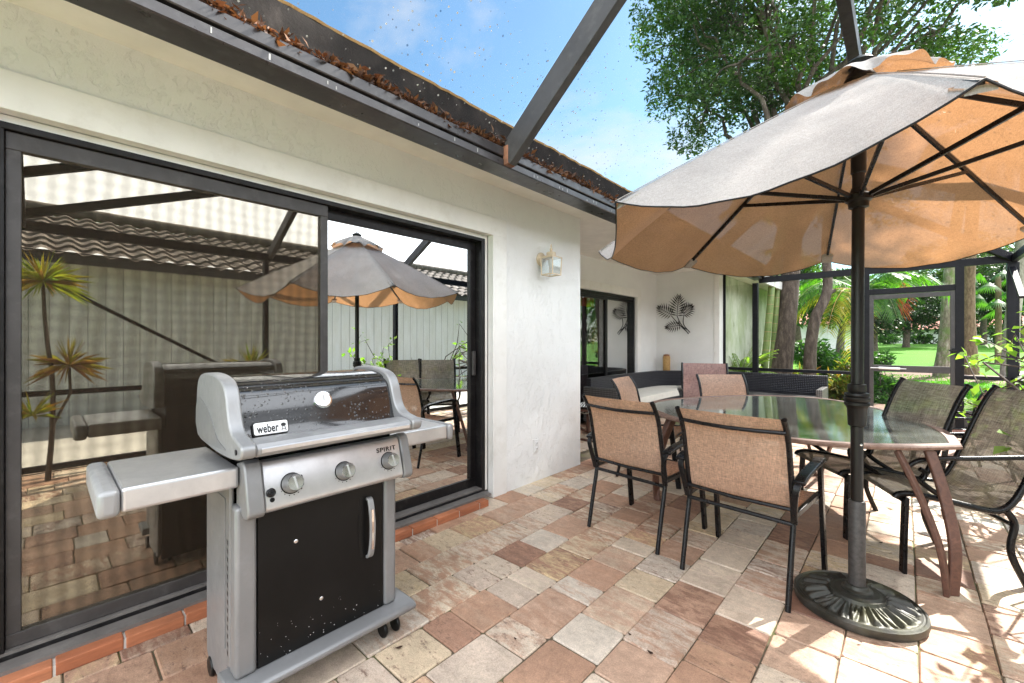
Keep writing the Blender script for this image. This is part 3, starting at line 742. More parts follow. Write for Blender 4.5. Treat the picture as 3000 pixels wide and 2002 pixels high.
# screen door
dr = MB(); Y = YE-.012
def db(x0, z0, x1, z1): dr.box(W((x0, Y-.016, z0)), W((x1, Y+.016, z1)))
db(-.418,.03,-.362,2.035); db(.490,.03,.546,2.035); db(-.362,1.965,.490,2.035); db(-.362,.83,.490,.93); db(-.362,.03,.490,.22)
door = dr.build('screen_door', M['bronze_lt'], cage, 0, .003)
MB().tube([W((-.40,Y-.03,.885)), W((-.30,Y-.035,.885))], .008, 8).tube([W((-.30,Y-.04,.885)), W((-.05,Y-.04,.882))], .018, 10).tube([W((-.05,Y-.04,.882)), W((.02,Y-.04,.882))], .006, 8).build('door_closer', M['white_plastic'], door)
MB().box(W((.50,Y-.05,1.12)), W((.54,Y-.017,1.20))).tube([W((.47,Y-.05,1.17)), W((.56,Y-.05,1.17))], .009, 8).build('latch', M['black_metal'], door, 0)
MB().box(W((-.362,Y-.001,.22)), W((.490,Y,1.965))).build('insect_mesh', M['screen'], door, 0)
# mesh panels
def pan(*ps, m='screen'):
    MB().add([W(p) for p in ps], [tuple(range(len(ps)))]).build('screen_panel', M[m], cage, 0)
yl = [-1.5] + list(YR) + [7.45]
for a, b in zip(yl[:-1], yl[1:]):
    pan((XL+.05,a+.03,2.60),(XL+.05,b-.03,2.60),(RX_-.03,b-.03,RZ+.07),(RX_-.03,a+.03,RZ+.07), m='screen_roof')
    pan((XR,a+.03,EZ+.06),(XR,b-.03,EZ+.06),(RX_+.03,b-.03,RZ+.06),(RX_+.03,a+.03,RZ+.06), m='screen_roof')
pan((XL+.05,7.45,2.53),(XL,YE,EZ+.04),(RX_,7.45,RZ), m='screen_roof'); pan((XR,7.45,EZ),(XR,YE,EZ),(RX_,7.45,RZ), m='screen_roof'); pan((XL,YE,EZ+.03),(XR,YE,EZ+.02),(RX_,7.45,RZ), m='screen_roof')
for x0, x1 in ((-2.57,-2.085),(-2.0,-.495),(.625,1.05)):
    pan((x0,YE+.005,.82),(x1,YE+.005,.82),(x1,YE+.005,2.375),(x0,YE+.005,2.375)); pan((x0,YE+.005,.08),(x1,YE+.005,.08),(x1,YE+.005,.755),(x0,YE+.005,.755))
pan((-.42,YE+.005,2.135),(.548,YE+.005,2.135),(.548,YE+.005,2.375),(-.42,YE+.005,2.375))
yw = [-1.5, -.2, 2.0, 4.05, 6.1, YE-.06]
for a, b in zip(yw[:-1], yw[1:]):
    pan((XR+.006,a+.04,.82),(XR+.006,b-.04,.82),(XR+.006,b-.04,2.38),(XR+.006,a+.04,2.38)); pan((XR+.006,a+.04,.08),(XR+.006,b-.04,.08),(XR+.006,b-.04,.755),(XR+.006,a+.04,.755))
tag(MB().sheet([[(x, y, -.035) for x in (1.36, 3, 4.72)] for y in (-8, 0, 8, 14)]).build('bounce_ground', paint('pale_bounce_ground', (.50,.48,.44), .85, 0, .12, 3, .3, 90)), kind='structure')  # invented pale ground strip, bounces sun onto the neighbour's wall
def text(name, s, size, m, parent, mat4, bold=0., sx=1., spacing=1.):
    cu_ = bpy.data.curves.new(name, 'FONT'); cu_.body = s; cu_.size = size; cu_.extrude = .0006; cu_.offset = bold; cu_.align_x = 'CENTER'; cu_.align_y = 'CENTER'; cu_.space_character = spacing
    tmp = bpy.data.objects.new('tmp', cu_); col.objects.link(tmp)
    bpy.context.view_layer.update()
    me = bpy.data.meshes.new_from_object(tmp.evaluated_get(bpy.context.evaluated_depsgraph_get()))
    bpy.data.objects.remove(tmp); me.materials.clear(); me.materials.append(m)
    me.transform(Matrix.Diagonal((sx, 1, 1, 1))); me.transform(mat4)
    o = bpy.data.objects.new(name, me); col.objects.link(o); o.parent = parent; return o
def frame(origin, xax, yax):
    x = Vector(xax).normalized(); z = x.cross(Vector(yax)).normalized(); y = z.cross(x)
    return Matrix.Translation(origin) @ Matrix((x, y, z)).transposed().to_4x4()

# ------------------------------------------------------------------ gas grill
G0 = Vector((-1.86,.755,0))
gr = thing('gas_grill', 'wet grey and black gas grill with closed lid in front of the glass door', 'grill', G0)
class GB(MB):
    def add(s, vs, fs): return super().add([(p[0]-G0.x, p[1]-G0.y, p[2]-G0.z) for p in vs], fs)
lidp = [(-1.655,.945),(-1.672,.97),(-1.690,1.02),(-1.708,1.075),(-1.722,1.108),(-1.738,1.124),(-1.76,1.134),(-1.765,1.142),(-1.80,1.156),(-1.88,1.167),(-1.98,1.165),(-2.05,1.145),(-2.085,1.10),(-2.095,1.02),(-2.095,.93),(-1.7,.93)]
lp = [(p.x, p.y) for p in crom([(x, z, 0) for x, z in lidp[:15]], 4)] + [lidp[15]]
lid = GB().xz(lp, .462, 1.048).build('lid', M['enamel'], gr, 32)
capp = [(-1.545,.925),(-1.528,.945),(-1.532,.966),(-1.575,.978),(-1.628,.990),(-1.662,1.018),(-1.682,1.06),(-1.698,1.105),(-1.725,1.142),(-1.775,1.166),(-1.88,1.180),(-2.00,1.178),(-2.075,1.155),(-2.105,1.10),(-2.112,1.0),(-2.105,.945),(-2.06,.918),(-1.95,.91),(-1.85,.905),(-1.72,.905),(-1.62,.912)]
cp = [(p.x, p.y) for p in crom([(x, z, 0) for x, z in capp], 3, True)]
for ya, yb in ((.415,.4605),(1.0495,1.095)):
    c_ = GB().xz(cp, ya, yb).build('lid_end_cap', M['silver_lt'], lid, 38, .006)
    yo = ya-.0015 if ya < .7 else yb+.0015
    inner = [(-2.08,.93),(-1.70,.93),(-1.80,.955),(-1.87,1.01),(-1.95,1.055),(-2.09,1.075)]
    GB().xz([(p.x,p.y) for p in crom([(x,z,0) for x,z in inner],3,True)], min(yo,yo), yo+(.0012 if ya<.7 else -.0012)).build('hinge_cover', M['silver'], c_, 0)
    GB().lathe([(.009,0),(.009,.002),(.006,.002)], (-1.575, yo, .945), 14, (0,-1 if ya<.7 else 1,0)).build('bolt', M['black_metal'], c_)
h1 = GB()
hp = [(-1.60,.925),(-1.552,.923),(-1.536,.932),(-1.533,.952),(-1.545,.966),(-1.585,.973),(-1.63,.972),(-1.652,.960)]
h1.xz(hp, .4612, 1.0488)
hd = h1.build('lid_handle', M['silver_lt'], lid, 30, .004)
GB().xz([(-1.5345,.937),(-1.5315,.939),(-1.5305,.951),(-1.5345,.954)], .475, 1.035).build('handle_trim', M['steel'], hd, 0)
# thermometer, badge
nl = Vector((.95,0,.31)).normalized()
th = GB().lathe([(.034,0),(.036,.008),(.033,.015),(.028,.016)], (-1.706,.745,1.066), 28, nl).build('thermometer', M['chrome'], lid, 30)
fc = GB().lathe([(.027,.0165),(.0265,.0172)], (-1.706,.745,1.066), 28, nl).build('dial', M['white_plastic'], th, 0)
GB().bar((-1.706+nl.x*.018,.745,1.066+nl.z*.018-.004), (-1.706+nl.x*.018-.006,.747,1.066+nl.z*.018+.016), .003, .001, nl).build('needle', M['black_metal'], th, 0)
bc = Vector((-1.6735,.547,.991)); bx = Vector((0,1,0)); bn = Vector((.945,0,.326)).normalized(); by = bn.cross(bx)
def rrect(w_, h_, r_, k=5):
    o = []
    for cx_, cy_, a0 in ((w_-r_, h_-r_, 0), (-w_+r_, h_-r_, 90), (-w_+r_, -h_+r_, 180), (w_-r_, -h_+r_, 270)):
        for i in range(k+1):
            a = R(a0+90*i/k); o.append((cx_+r_*math.cos(a), cy_+r_*math.sin(a)))
    return o
def onb(p, d): return bc + bx*p[0] + by*p[1] + bn*d
bd = GB().prism(rrect(.059,.0245,.009), lambda p: onb(p,0), lambda p: onb(p,.005)).build('badge', M['black_plastic'], lid, 0)
GB().prism(rrect(.0555,.0212,.007), lambda p: onb(p,.005), lambda p: onb(p,.0064)).build('badge_face', M['white_plastic'], bd, 0)
text('badge_lettering', 'weber', .042, M['black_metal'], bd, Matrix.Translation(-G0) @ frame(onb((-.011,-.002),.0066), bx, by), .0009, .62, 1.05)
kt = GB()
kt.prism([(.041+.0085*math.cos(a), .0055+.0085*math.sin(a)*.8) for a in np.linspace(0, 2*math.pi, 17)[:-1]], lambda p: onb(p,.0064), lambda p: onb(p,.0074))
for a, b in (((.037,-.001),(.0335,-.0165)), ((.045,-.001),(.0485,-.0165)), ((.0352,-.010),(.0468,-.010))):
    kt.bar(onb(a,.007), onb(b,.007), .0018, .0012, bn)
kt.build('badge_emblem', M['black_metal'], bd, 0)
# firebox and body
GB().box((-2.075,.470,.74), (-1.685,1.040,.928)).build('firebox', M['black_plastic'], gr, 0, .01)
pp = [(-1.71,.872),(-1.665,.885),(-1.648,.878),(-1.640,.866),(-1.603,.735),(-1.603,.722),(-1.612,.712),(-1.635,.708),(-1.71,.73)]
pn = GB().xz(pp, .508, 1.052).build('control_panel', M['steel'], gr, 25, .004)
pc = [(-1.72,.875),(-1.662,.892),(-1.642,.884),(-1.632,.868),(-1.594,.735),(-1.595,.718),(-1.608,.705),(-1.64,.700),(-1.72,.725)]
for ya, yb in ((.452,.507),(1.053,1.096)): GB().xz(pc, ya, yb).build('panel_end_cap', M['silver'], pn, 30, .006)
n_ = Vector((.962,0,.272)).normalized(); t_ = Vector((-.272,0,.962))
def onp(y, k): return Vector((-1.640 + .037*k, y, .866-.131*k))     # k runs down the panel face
text('panel_lettering', 'SPIRIT', .026, M['black_metal'], pn, Matrix.Translation(-G0) @ frame(onp(.985,.20)+n_*.0012, (0,1,0), t_), .0004, 1.15, 1.15)
for y in (.598,.793,.990):
    c = onp(y,.56)
    kb = GB().lathe([(.0335,.0),(.0335,.004),(.0315,.006),(.0295,.036),(.027,.040)], c, 26, n_).build('knob', M['silver'], pn, 30)
    GB().lathe([(.0268,.0402),(.026,.042),(.002,.0425)], c, 26, n_).build('knob_face', M['chrome'], kb, 30)
    d_ = n_*.0422
    GB().bar(c+d_-t_*.021+Vector((0,.004,0)), c+d_+t_*.021-Vector((0,.004,0)), .007, .007, n_).build('knob_grip', M['steel'], kb, 0, .002)
    mk = GB()
    for k in range(9):
        a = R(-150+k*22)
        u = Vector((0, math.cos(a), 0)) + t_*math.sin(a)
        mk.bar(c+u*.0400+n_*.0008, c+u*.0430+n_*.0008, .002+.0007*k, .001, n_)
    mk.lathe([(.0372,.0006),(.0358,.0012),(.0358,.0006)], c, 30, n_)
    mk.build('dial_marks', M['black_metal'], pn, 0)
c = onp(.528,.68)
ig = GB().lathe([(.0155,0),(.0155,.005),(.0105,.007),(.0105,.017),(.009,.019)], c, 20, n_).build('igniter_button', M['black_metal'], pn, 30)
c = onp(.531,.86); GB().lathe([(.008,.0004),(.008,.001),(.0068,.001),(.0068,.0004)], c, 20, n_).build('igniter_mark', M['black_metal'], pn, 0)
# side shelves
def shelf(y0, y1, front, capside):
    s_ = GB().box((-2.105, y0, .800), (front, y1, .872)).build('side_shelf', M['steel'], gr, 0, .010, seg=3)
    ya, yb = (y0-.052, y0-.001) if capside < 0 else (y1+.001, y1+.040)
    GB().box((-2.115, ya, .792), (front+.006, yb, .8735)).build('shelf_end', M['silver_lt'], s_, 30, .016, seg=3)
    return s_
sl_ = shelf(.150,.450,-1.676,-1); shelf(1.062,1.402,-1.735,1)
hk = GB()
for x in np.linspace(-2.06,-1.73,4): hk.box((x-.012,.098,.766), (x+.012,.112,.795))
# cart
for (ya, yb) in ((.435,.502),(.998,1.056)):
    GB().box((-1.735, ya, .148), (-1.664, yb, .735)).build('front_post', M['silver'], gr, 30, .014, seg=3)
sp = [(-2.055,.80),(-1.737,.80),(-1.737,.150),(-1.768,.148),(-1.768,.045),(-2.02,.045),(-2.055,.075)]
lpnl = GB().xz(sp, .437, .452).build('side_panel', M['silver'], gr, 0, .006)
GB().xz([(-2.02,.74),(-1.79,.74),(-1.79,.20),(-1.86,.17),(-1.96,.20),(-2.01,.27)], .4345, .4369).build('raised_field', M['silver'], lpnl, 0, .002)
vs_ = GB()
for k in range(14):
    z = .60-k*.030; vs_.add([(-1.772,.4363,z),(-1.757,.4363,z-.004),(-1.757,.4363,z-.021),(-1.768,.4363,z-.016)], [(0,1,2,3)])
vs_.build('vent_slots', M['black_plastic'], lpnl, 0)
GB().xz(sp, 1.040, 1.055).build('side_panel', M['silver'], gr, 0, .006)
GB().box((-2.06,.456,.10),(-1.77,1.036,.135)).build('cabinet_floor', M['black_plastic'], gr, 0)
GB().box((-2.075,.452,.05), (-2.06,1.04,.80)).build('back_panel', M['black_plastic'], gr, 0)
gd = GB().box((-1.70,.505,.150), (-1.672,.995,.715)).build('cabinet_door', M['door_enamel'], gr, 0, .003)
GB().prism([(.893+.012*math.cos(a)*.9, .523+.125*(1 if math.sin(a)>0 else -1)*min(1,abs(math.sin(a))*1.25)) for a in np.linspace(0,2*math.pi,25)[:-1]], lambda p:(-1.6718,p[0],p[1]), lambda p:(-1.6708,p[0],p[1])).build('recess_shade', M['black_plastic'], gd, 0)  # flat dark plate painting the shade of the recess beside the handle
hh = GB().strip(crom([(-1.668,.922,.640),(-1.652,.923,.632),(-1.640,.924,.58),(-1.636,.925,.52),(-1.640,.924,.45),(-1.652,.923,.405),(-1.668,.922,.397)],4), .024, .012, (0,1,0)).build('door_handle', M['silver_lt'], gd, 40, .003)
GB().strip(crom([(-1.6335,.923,.60),(-1.6295,.923,.52),(-1.6335,.923,.435)],6), .010, .003, (0,1,0)).build('handle_trim', M['chrome'], hh, 0)
for y, z in ((.633,.556),(.727,.302)):
    GB().lathe([(.0075,-.001),(.0075,.002),(.005,.004)], (-1.672,y,z), 16, (1,0,0)).build('bolt', M['chrome'], gd)
GB().xz([(-1.765,.148),(-1.625,.148),(-1.603,.142),(-1.596,.130),(-1.602,.115),(-1.625,.106),(-1.765,.106)], .405, 1.118).build('bottom_tray', M['silver'], gr, 30, .010)
for x, y in ((-1.70,1.035),(-1.70,.47),(-2.0,1.035),(-2.0,.47)):
    cs = GB().box((x-.016,y-.022,.055), (x+.016,y+.022,.108)).build('caster', M['black_plastic'], gr, 0, .006)
    for yy_ in (-.031,.031): GB().lathe([(.012,-.008),(.033,-.007),(.036,-.003),(.036,.003),(.033,.007),(.012,.008)], (x+.008,y+yy_,.036), 18, (0,1,0)).build('wheel', M['black_plastic'], cs, 30)

# ------------------------------------------------------------------ umbrella + base
UX, UY = -.172, 2.69
ub = thing('umbrella_stand', 'round cast iron umbrella base with embossed leaf scrolls on the pavers', 'umbrella stand', (UX, UY, 0))
nR, nA = 34, 240; rows = []
Rb = .255
for i in range(nR+1):
    u = i/nR; r = .047 + (Rb-.047)*u; ring = []
    for k in range(nA):
        a = 2*math.pi*k/nA
        z = .040 + .038*(1-u)**1.3
        if u < .30: z = .078 + (.006 if u < .22 else 0)
        if .33 < u < .86:
            e = min(1, (u-.33)/.06, (.86-u)/.06)
            # acanthus flutes fanning out of eight lobes
            lobe = (a*8/(2*math.pi)) % 1 - .5
            fl = math.cos(lobe*2*math.pi*4.5*(1.3-u*.6)); fl = math.copysign(abs(fl)**.45, fl)
            z += e*(.0095*fl*(1-abs(lobe)*.7) + .009*math.cos(lobe*2*math.pi))
        if u > .90: z += .007*math.sin((u-.90)/.10*math.pi*2.2)**2
        ring.append((r*math.cos(a), r*math.sin(a), z))
    rows.append(ring)
for r, z in ((Rb+.004,.040),(Rb+.006,.022),(Rb+.001,.004),(Rb-.03,.0)):
    rows.append([(r*math.cos(2*math.pi*k/nA), r*math.sin(2*math.pi*k/nA), z) for k in range(nA)])
MB().sheet(rows, True).build('base_plate', M['iron'], ub, 50)
MB().lathe([(.062,.075),(.062,.092),(.050,.098),(.044,.112),(.038,.114),(.034,.114)], (0,0,0), 32).build('collar', M['iron'], ub, 35)
MB().lathe([(.0345,.06),(.0345,.515),(.031,.522),(.0265,.523)], (0,0,0), 28).build('sleeve', M['pole_grey'], ub, 35)

um = thing('patio_umbrella', 'open beige fabric patio umbrella with dark pole standing beside the glass table', 'umbrella', (UX, UY, 0))
AP = Vector((-.161+.172,.004,2.60)); AXT = Vector((-.010,-.016,1)).normalized()
E1 = AXT.cross(Vector((0,1,0))).normalized(); E2 = AXT.cross(E1)
RL, DR = 1.334, .703
def rib_dir(k): th_ = 1.786 - 2*math.pi*k/8; return E1*math.cos(th_)+E2*math.sin(th_)
def ribpt(k, u, lift=0): return AP + rib_dir(k)*(RL*u) - AXT*(DR*(u*.94+.06*u*u)) + AXT*lift
mb_ = MB().tube([(0,0,.10),(0,0,.88)], .0255, 20).build('lower_pole', M['pole'], um)
MB().tube([(0,0,.88),(.003,.001,1.6),(.009,.003,2.62)], .0255, 20).build('upper_pole', M['pole'], um)
ck = MB().lathe([(.030,.885),(.036,.89),(.040,.97),(.046,.985),(.051,.99),(.051,1.003),(.047,1.006),(.052,1.012),(.052,1.028),(.047,1.032),(.050,1.037),(.048,1.048),(.034,1.052),(.037,1.06),(.037,1.09),(.030,1.093)], (0,0,0), 26).build('clamp_collar', M['black_plastic'], um, 40)
MB().lathe([(.006,.025),(.006,.030),(.003,.031)], (0,0,.80), 10, (.6,-.8,0)).build('pole_button', M['chrome'], um)
hz_ = 2.0; HC = Vector((.006,.002,hz_))
hub = MB().lathe([(.028,-.05),(.040,-.045),(.042,-.02),(.054,-.012),(.056,.012),(.048,.02),(.036,.026),(.030,.05)], HC, 24).build('runner_hub', M['black_plastic'], um, 35)
MB().lathe([(.027,.12),(.031,.125),(.031,.27),(.027,.275)], HC, 20).build('upper_sleeve', M['black_plastic'], um, 35)
MB().lathe([(.06,-.045),(.065,-.02),(.05,.01),(.03,.03)], AP, 22).build('crown_hub', M['black_plastic'], um, 35)
MB().lathe([(.02,.02),(.03,.05),(.055,.075),(.06,.085),(.045,.10),(.02,.115),(.012,.12)], AP+Vector((0,0,-.025)), 22).build('finial', M['black_plastic'], um, 35)
for k in range(8):
    rb_ = MB().bar(ribpt(k,.04,-.016), ribpt(k,.985,-.014), .014, .022).build('rib', M['black_metal'], um, 0, .002)
    d = rib_dir(k)
    st = MB().bar(HC+d*.045+Vector((0,0,.005)), ribpt(k,.56,-.024), .014, .020).build('strut', M['black_metal'], rb_, 0, .002)
    tp = ribpt(k, .93, -.016); tq = ribpt(k, .985, -.014)
    side = d.cross(AXT).normalized()*.034
    pk = MB().add([tp-side, tp+side, tq+side*.8, tq-side*.8, tp-side+AXT*-.022, tp+side+AXT*-.022, tq+side*.8+AXT*-.018, tq-side*.8+AXT*-.018],
             [(0,1,5,4),(1,2,6,5),(2,3,7,6),(3,0,4,7),(4,5,6,7)]).build('rib_pocket', M['canopy'], um, 0)
nU, nV = 22, 18
def sagpt(k, u, v):
    a, b = ribpt(k, u), ribpt(k+1, u)
    p = a.lerp(b, v); s_ = 4*v*(1-v)
    p = p - AXT*(.108*s_*u**2.2*(1+.18*math.sin(k*2.1)))
    mid = (a+b)/2
    rad = (mid - AP); rad = (rad - AXT*rad.dot(AXT)).normalized()
    p = p - rad*(.035*s_*u*u)
    wr = .006*math.sin(v*30+u*9+k*5)*s_*u*(1-u*.55) + .005*math.sin(u*30+v*9+k)*s_*u*(1-u)*2
    return p + AXT*wr
cv = MB()
for k in range(8):
    cv.sheet([[sagpt(k, L(i/nU,.10,1.0), j/nV) for j in range(nV+1)] for i in range(nU+1)])
can = cv.build('canopy', M['canopy'], um, 55)
import bmesh
bm = bmesh.new(); bm.from_mesh(can.data); bmesh.ops.remove_doubles(bm, verts=bm.verts, dist=.0004); bm.to_mesh(can.data); bm.free()
for k in range(8):
    MB().tube([ribpt(k, u, .0045) for u in np.linspace(.12, 1, 14)], [.0022]*14, 5).build('seam', M['canopy'], can)
hm = MB()
for k in range(8): hm.tube([sagpt(k, 1.0, j/nV) for j in range(nV+1)], .0032, 5)
hm.build('hem_binding', M['black_plastic'], can, 0)
# wind vent flap, scalloped and blown up between the ribs
nv = 144; rows = []
for i in range(12):
    u = i/11; ring = []
    for j in range(nv):
        a = j/nv*8; k = int(a); v = a-k
        th_ = 1.786 - 2*math.pi*a/8
        d = E1*math.cos(th_)+E2*math.sin(th_)
        r = .03+.275*u
        up = .055 - .705*r*.80*(.55+.45*u)
        ruff = (.028*math.sin(v*math.pi)**1.2 - .008)*u**1.6*(1+.35*math.sin(k*1.9)) - .012*math.sin(v*2*math.pi*2+k)*u*u
        ring.append(AP + d*(r*(1+.06*math.sin(v*math.pi)*u)) + AXT*(up+ruff))
    rows.append(ring)
vf = MB().sheet(rows, True).build('vent_flap', M['canopy'], um, 60)
for o_ in (can, vf):
    if sum(p.normal.z*p.area for p in o_.data.polygons) < 0: o_.data.flip_normals()

# ------------------------------------------------------------------ glass table
tb0 = Vector((-.75,4.1,0))
tb = thing('patio_table', 'large oval glass topped patio table with brown rim and paired curved legs', 'table', tb0)
tip = Vector((.234,3.375,0))
op = [tip,(.215,3.80,0),(.09,4.28,0),(-.20,4.88,0),(-.60,5.26,0),(-1.0,5.20,0),(-1.30,4.95,0),(-1.56,4.55,0),(-1.76,3.95,0),(-1.66,3.55,0),(-1.41,3.25,0),(-1.09,3.04,0),(-.75,2.945,0),(-.46,2.93,0),(-.18,3.02,0),(.05,3.185,0),tip]
out = crom(op, 8)[:-1]
ct = sum(out, Vector())/len(out)
def inset(p, d): v = (ct-p); return p + v.normalized()*d
TZ = .735
rows = []
for d, z in ((0.004,TZ-.024),(0,TZ-.018),(0,TZ-.008),(.008,TZ),(.055,TZ),(.058,TZ-.004),(.058,TZ-.024),(0.004,TZ-.024)):
    rows.append([inset(p,d)+Vector((0,0,z))-tb0 for p in out])
MB().sheet(rows, True).build('rim', M['rim'], tb, 30)
gp = [inset(p,.0585)-tb0 for p in out]
MB().prism(gp, lambda p:(p[0],p[1],TZ-.010), lambda p:(p[0],p[1],TZ-.003)).build('glass_top', M['table_glass'], tb, 0)
def leg(foot, top, bend):
    f_ = Vector((*foot,0))-tb0; t2 = Vector((*top,TZ-.032))-tb0; b = Vector((*bend,0))
    mid1 = f_.lerp(t2,.35)+b; mid2 = f_.lerp(t2,.72)+b*.75
    MB().strip(crom([f_, mid1, mid2, t2],8), .052, .024, (t2-f_).cross(Vector((0,0,1)))).build('leg', M['leg_brown'], tb, 35, .006)
for (ft, a, b) in (((.171,3.127),(-.03,3.16),(.10,3.27)), ((-1.50,3.40),(-1.32,3.30),(-1.46,3.62)), ((-.62,5.05),(-.42,4.98),(-.80,5.0)), ((-1.50,4.45),(-1.50,4.22),(-1.36,4.6))):
    o1 = (Vector((*ft,0))-ct).normalized()
    s_ = Vector((-o1.y, o1.x))
    for q, e in ((a,-1),(b,1)):
        leg((ft[0]+s_.x*.016*e*0.9, ft[1]+s_.y*.016*e), q, (o1.x*.05, o1.y*.05))

# ------------------------------------------------------------------ dining chairs
def chair_kind(name, label, cat, loc, rz, sling, group):
    t = thing(name, label, cat, loc, rz, group)
    hw = .262
    back = [(-.180,.445),(-.205,.52),(-.235,.66),(-.268,.80),(-.305,.875),(-.345,.93)]
    bp = crom([(0,y,z) for y, z in back], 4)
    for s_ in (-1, 1):
        MB().tube(crom([(s_*hw,-.285,0),(s_*hw,-.235,.22),(s_*hw,-.19,.42),(s_*hw,-.205,.52)],5) + [(s_*hw, p.y, p.z) for p in bp[5:]], .0135, 10).build('rear_leg', M['black_metal'], t)
        MB().strip([(s_*.292,.295,0),(s_*.290,.262,.25),(s_*.288,.235,.46),(s_*.286,.215,.635)], .022, .045, (1,0,0)).build('front_leg', M['black_metal'], t, 0, .004)
        MB().strip(crom([(s_*.298,-.24,.615),(s_*.300,-.15,.637),(s_*.298,.05,.652),(s_*.292,.19,.652),(s_*.288,.235,.635)],5), .050, .022, (1,0,0)).build('armrest', M['black_metal'], t, 35, .006)
        MB().strip(crom([(s_*.268,-.20,.40),(s_*.275,-.232,.50),(s_*.288,-.246,.585),(s_*.296,-.215,.622)],5), .030, .016, (1,0,0)).build('arm_support', M['black_metal'], t, 35, .003)
        MB().bar((s_*.258,-.19,.425), (s_*.276,.245,.445), .022, .030).build('seat_rail', M['black_metal'], t, 0, .004)
    fb = MB().tube([(-hw,p[0],p[1]) for p in ((-.312,.862),)]+[(-hw*.5,-.333,.858),(0,-.340,.856),(hw*.5,-.333,.858),(hw,-.312,.862)], .0105, 8)
    fb.build('top_crossbar', M['black_metal'], t)
    MB().tube([(-hw,-.210,.470),(0,-.222,.466),(hw,-.210,.470)], .0105, 8).build('lower_crossbar', M['black_metal'], t)
    MB().tube([(-hw,-.20,.395),(hw,-.20,.395)], .0115, 8).build('stretcher', M['black_metal'], t)
    MB().bar((-.276,.245,.43), (.276,.245,.43), .02, .02).build('front_rail', M['black_metal'], t, 0, .003)
    sb = [[(L(j/8,-hw+.006,hw-.006), p.y+.020*(1-abs(2*j/8-1)**2)*(-1 if p.z>.46 else 0), p.z) for j in range(9)] for p in bp]
    MB().sheet(sb).build('back_sling', sling, t, 60)
    ss = crom([(0,-.185,.447),(0,-.10,.432),(0,.05,.436),(0,.20,.452),(0,.252,.447),(0,.262,.428)], 4)
    MB().sheet([[(L(j/8,-hw+.004,hw-.004)*(1+.04*i/len(ss)), p.y, p.z-.022*(1-(2*j/8-1)**2)*math.sin(math.pi*min(1,i/len(ss)*1.1))) for j in range(9)] for i, p in enumerate(ss)]).build('seat_sling', sling, t, 60)
    return t
GRP = 'sling dining chairs round the glass table'
A = chair_kind('dining_chair', 'tan sling dining chair nearest the house wall, its back towards the viewer', 'chair', (-1.345,2.84,0), R(-6), M['sling'], GRP)
dup(A, (-.650,2.72,0), R(-5), 'tan sling dining chair standing right beside the umbrella base, its back towards the viewer', GRP)
dup(A, (-1.80,4.03,0), R(-82), 'pinkish sling dining chair at the house end of the glass table, seen edge on', GRP)
dup(A, (-1.28,4.86,0), R(-135), 'pinkish sling dining chair across the glass table, facing the viewer', GRP)
D = chair_kind('armchair', 'taller dark rose sling armchair behind the glass table in front of the wicker sofa', 'chair', (-1.80,5.50,0), R(-158), M['sling_rose'], None)
D.scale = (1.02,1.05,1.09)
H_ = dup(D, (.42,6.25,0), R(112), 'low rose cushioned armchair standing alone by the screen door, behind the mesh chairs'); H_.scale = (.92,.95,.86)

def lounge_kind(name, label, loc, rz, group):
    t = thing(name, label, 'chair', loc, rz, group)
    hw = .265
    prof = [(.285,.415),(.268,.437),(.20,.445),(.05,.425),(-.10,.395),(-.17,.395),(-.225,.44),(-.27,.53),(-.335,.70),(-.40,.87),(-.445,.965),(-.475,1.01)]
    pp_ = crom([(0,y,z) for y, z in prof], 5)
    for s_ in (-1,1):
        MB().tube([(s_*hw,p.y,p.z) for p in pp_], .0165, 10).build('side_rail', M['black_metal'], t)
        MB().lathe([(.012,-.006),(.021,-.004),(.021,.006),(.012,.010)], (s_*hw,-.478,1.013), 12, (0,-.6,.8)).build('rail_cap', M['black_metal'], t)
        MB().strip([(s_*hw,.235,.425),(s_*(hw+.005),.245,.2),(s_*(hw+.008),.25,0)], .045, .022, (1,0,0)).build('front_leg', M['black_metal'], t, 0, .005)
        MB().tube(crom([(s_*hw,-.20,.40),(s_*hw,-.235,.33),(s_*hw,-.22,.18),(s_*hw,-.29,0)],6), .0165, 10).build('rear_leg', M['black_metal'], t)
        ax_ = s_*(hw+.030)
        arm = [(ax_,-.335,.70),(ax_,-.22,.69),(ax_,-.05,.672),(ax_,.10,.66),(ax_,.20,.635),(ax_,.245,.585),(ax_,.225,.535),(ax_,.175,.535),(ax_,.16,.575),(ax_,.185,.595)]
        MB().tube(crom(arm,5), .013, 10).build('scroll_arm', M['black_metal'], t)
        MB().tube(crom([(ax_,.20,.545),(ax_,.14,.49),(s_*(hw+.01),.03,.415)],5), .014, 10).build('arm_brace', M['black_metal'], t)
    MB().tube([(-hw,-.345,.60),(0,-.325,.585),(hw,-.345,.60)], .006, 8).build('spreader_bar', M['chrome'], t)
    MB().tube([(-hw,.245,.405),(hw,.245,.405)], .012, 8).build('front_rail', M['black_metal'], t)
    MB().tube([(-hw,-.22,.33),(hw,-.22,.33)], .012, 8).build('rear_rail', M['black_metal'], t)
    MB().sheet([[(L(j/10,-hw+.004,hw-.004), p.y, p.z-.020*(1-(2*j/10-1)**2)*math.sin(math.pi*i/len(pp_))) for j in range(11)] for i, p in enumerate(pp_)]).build('sling', M['sling_grey'], t, 60)
    return t
G2 = 'high backed mesh chairs at the table end'
F_ = lounge_kind('mesh_chair', 'grey green mesh chair leaning back behind the far rim of the glass table', (-.24,3.93,0), R(126), G2)
dup(F_, (.105,3.615,0), R(115), 'grey green mesh chair with a steel bar across its back beside the table tip', G2)

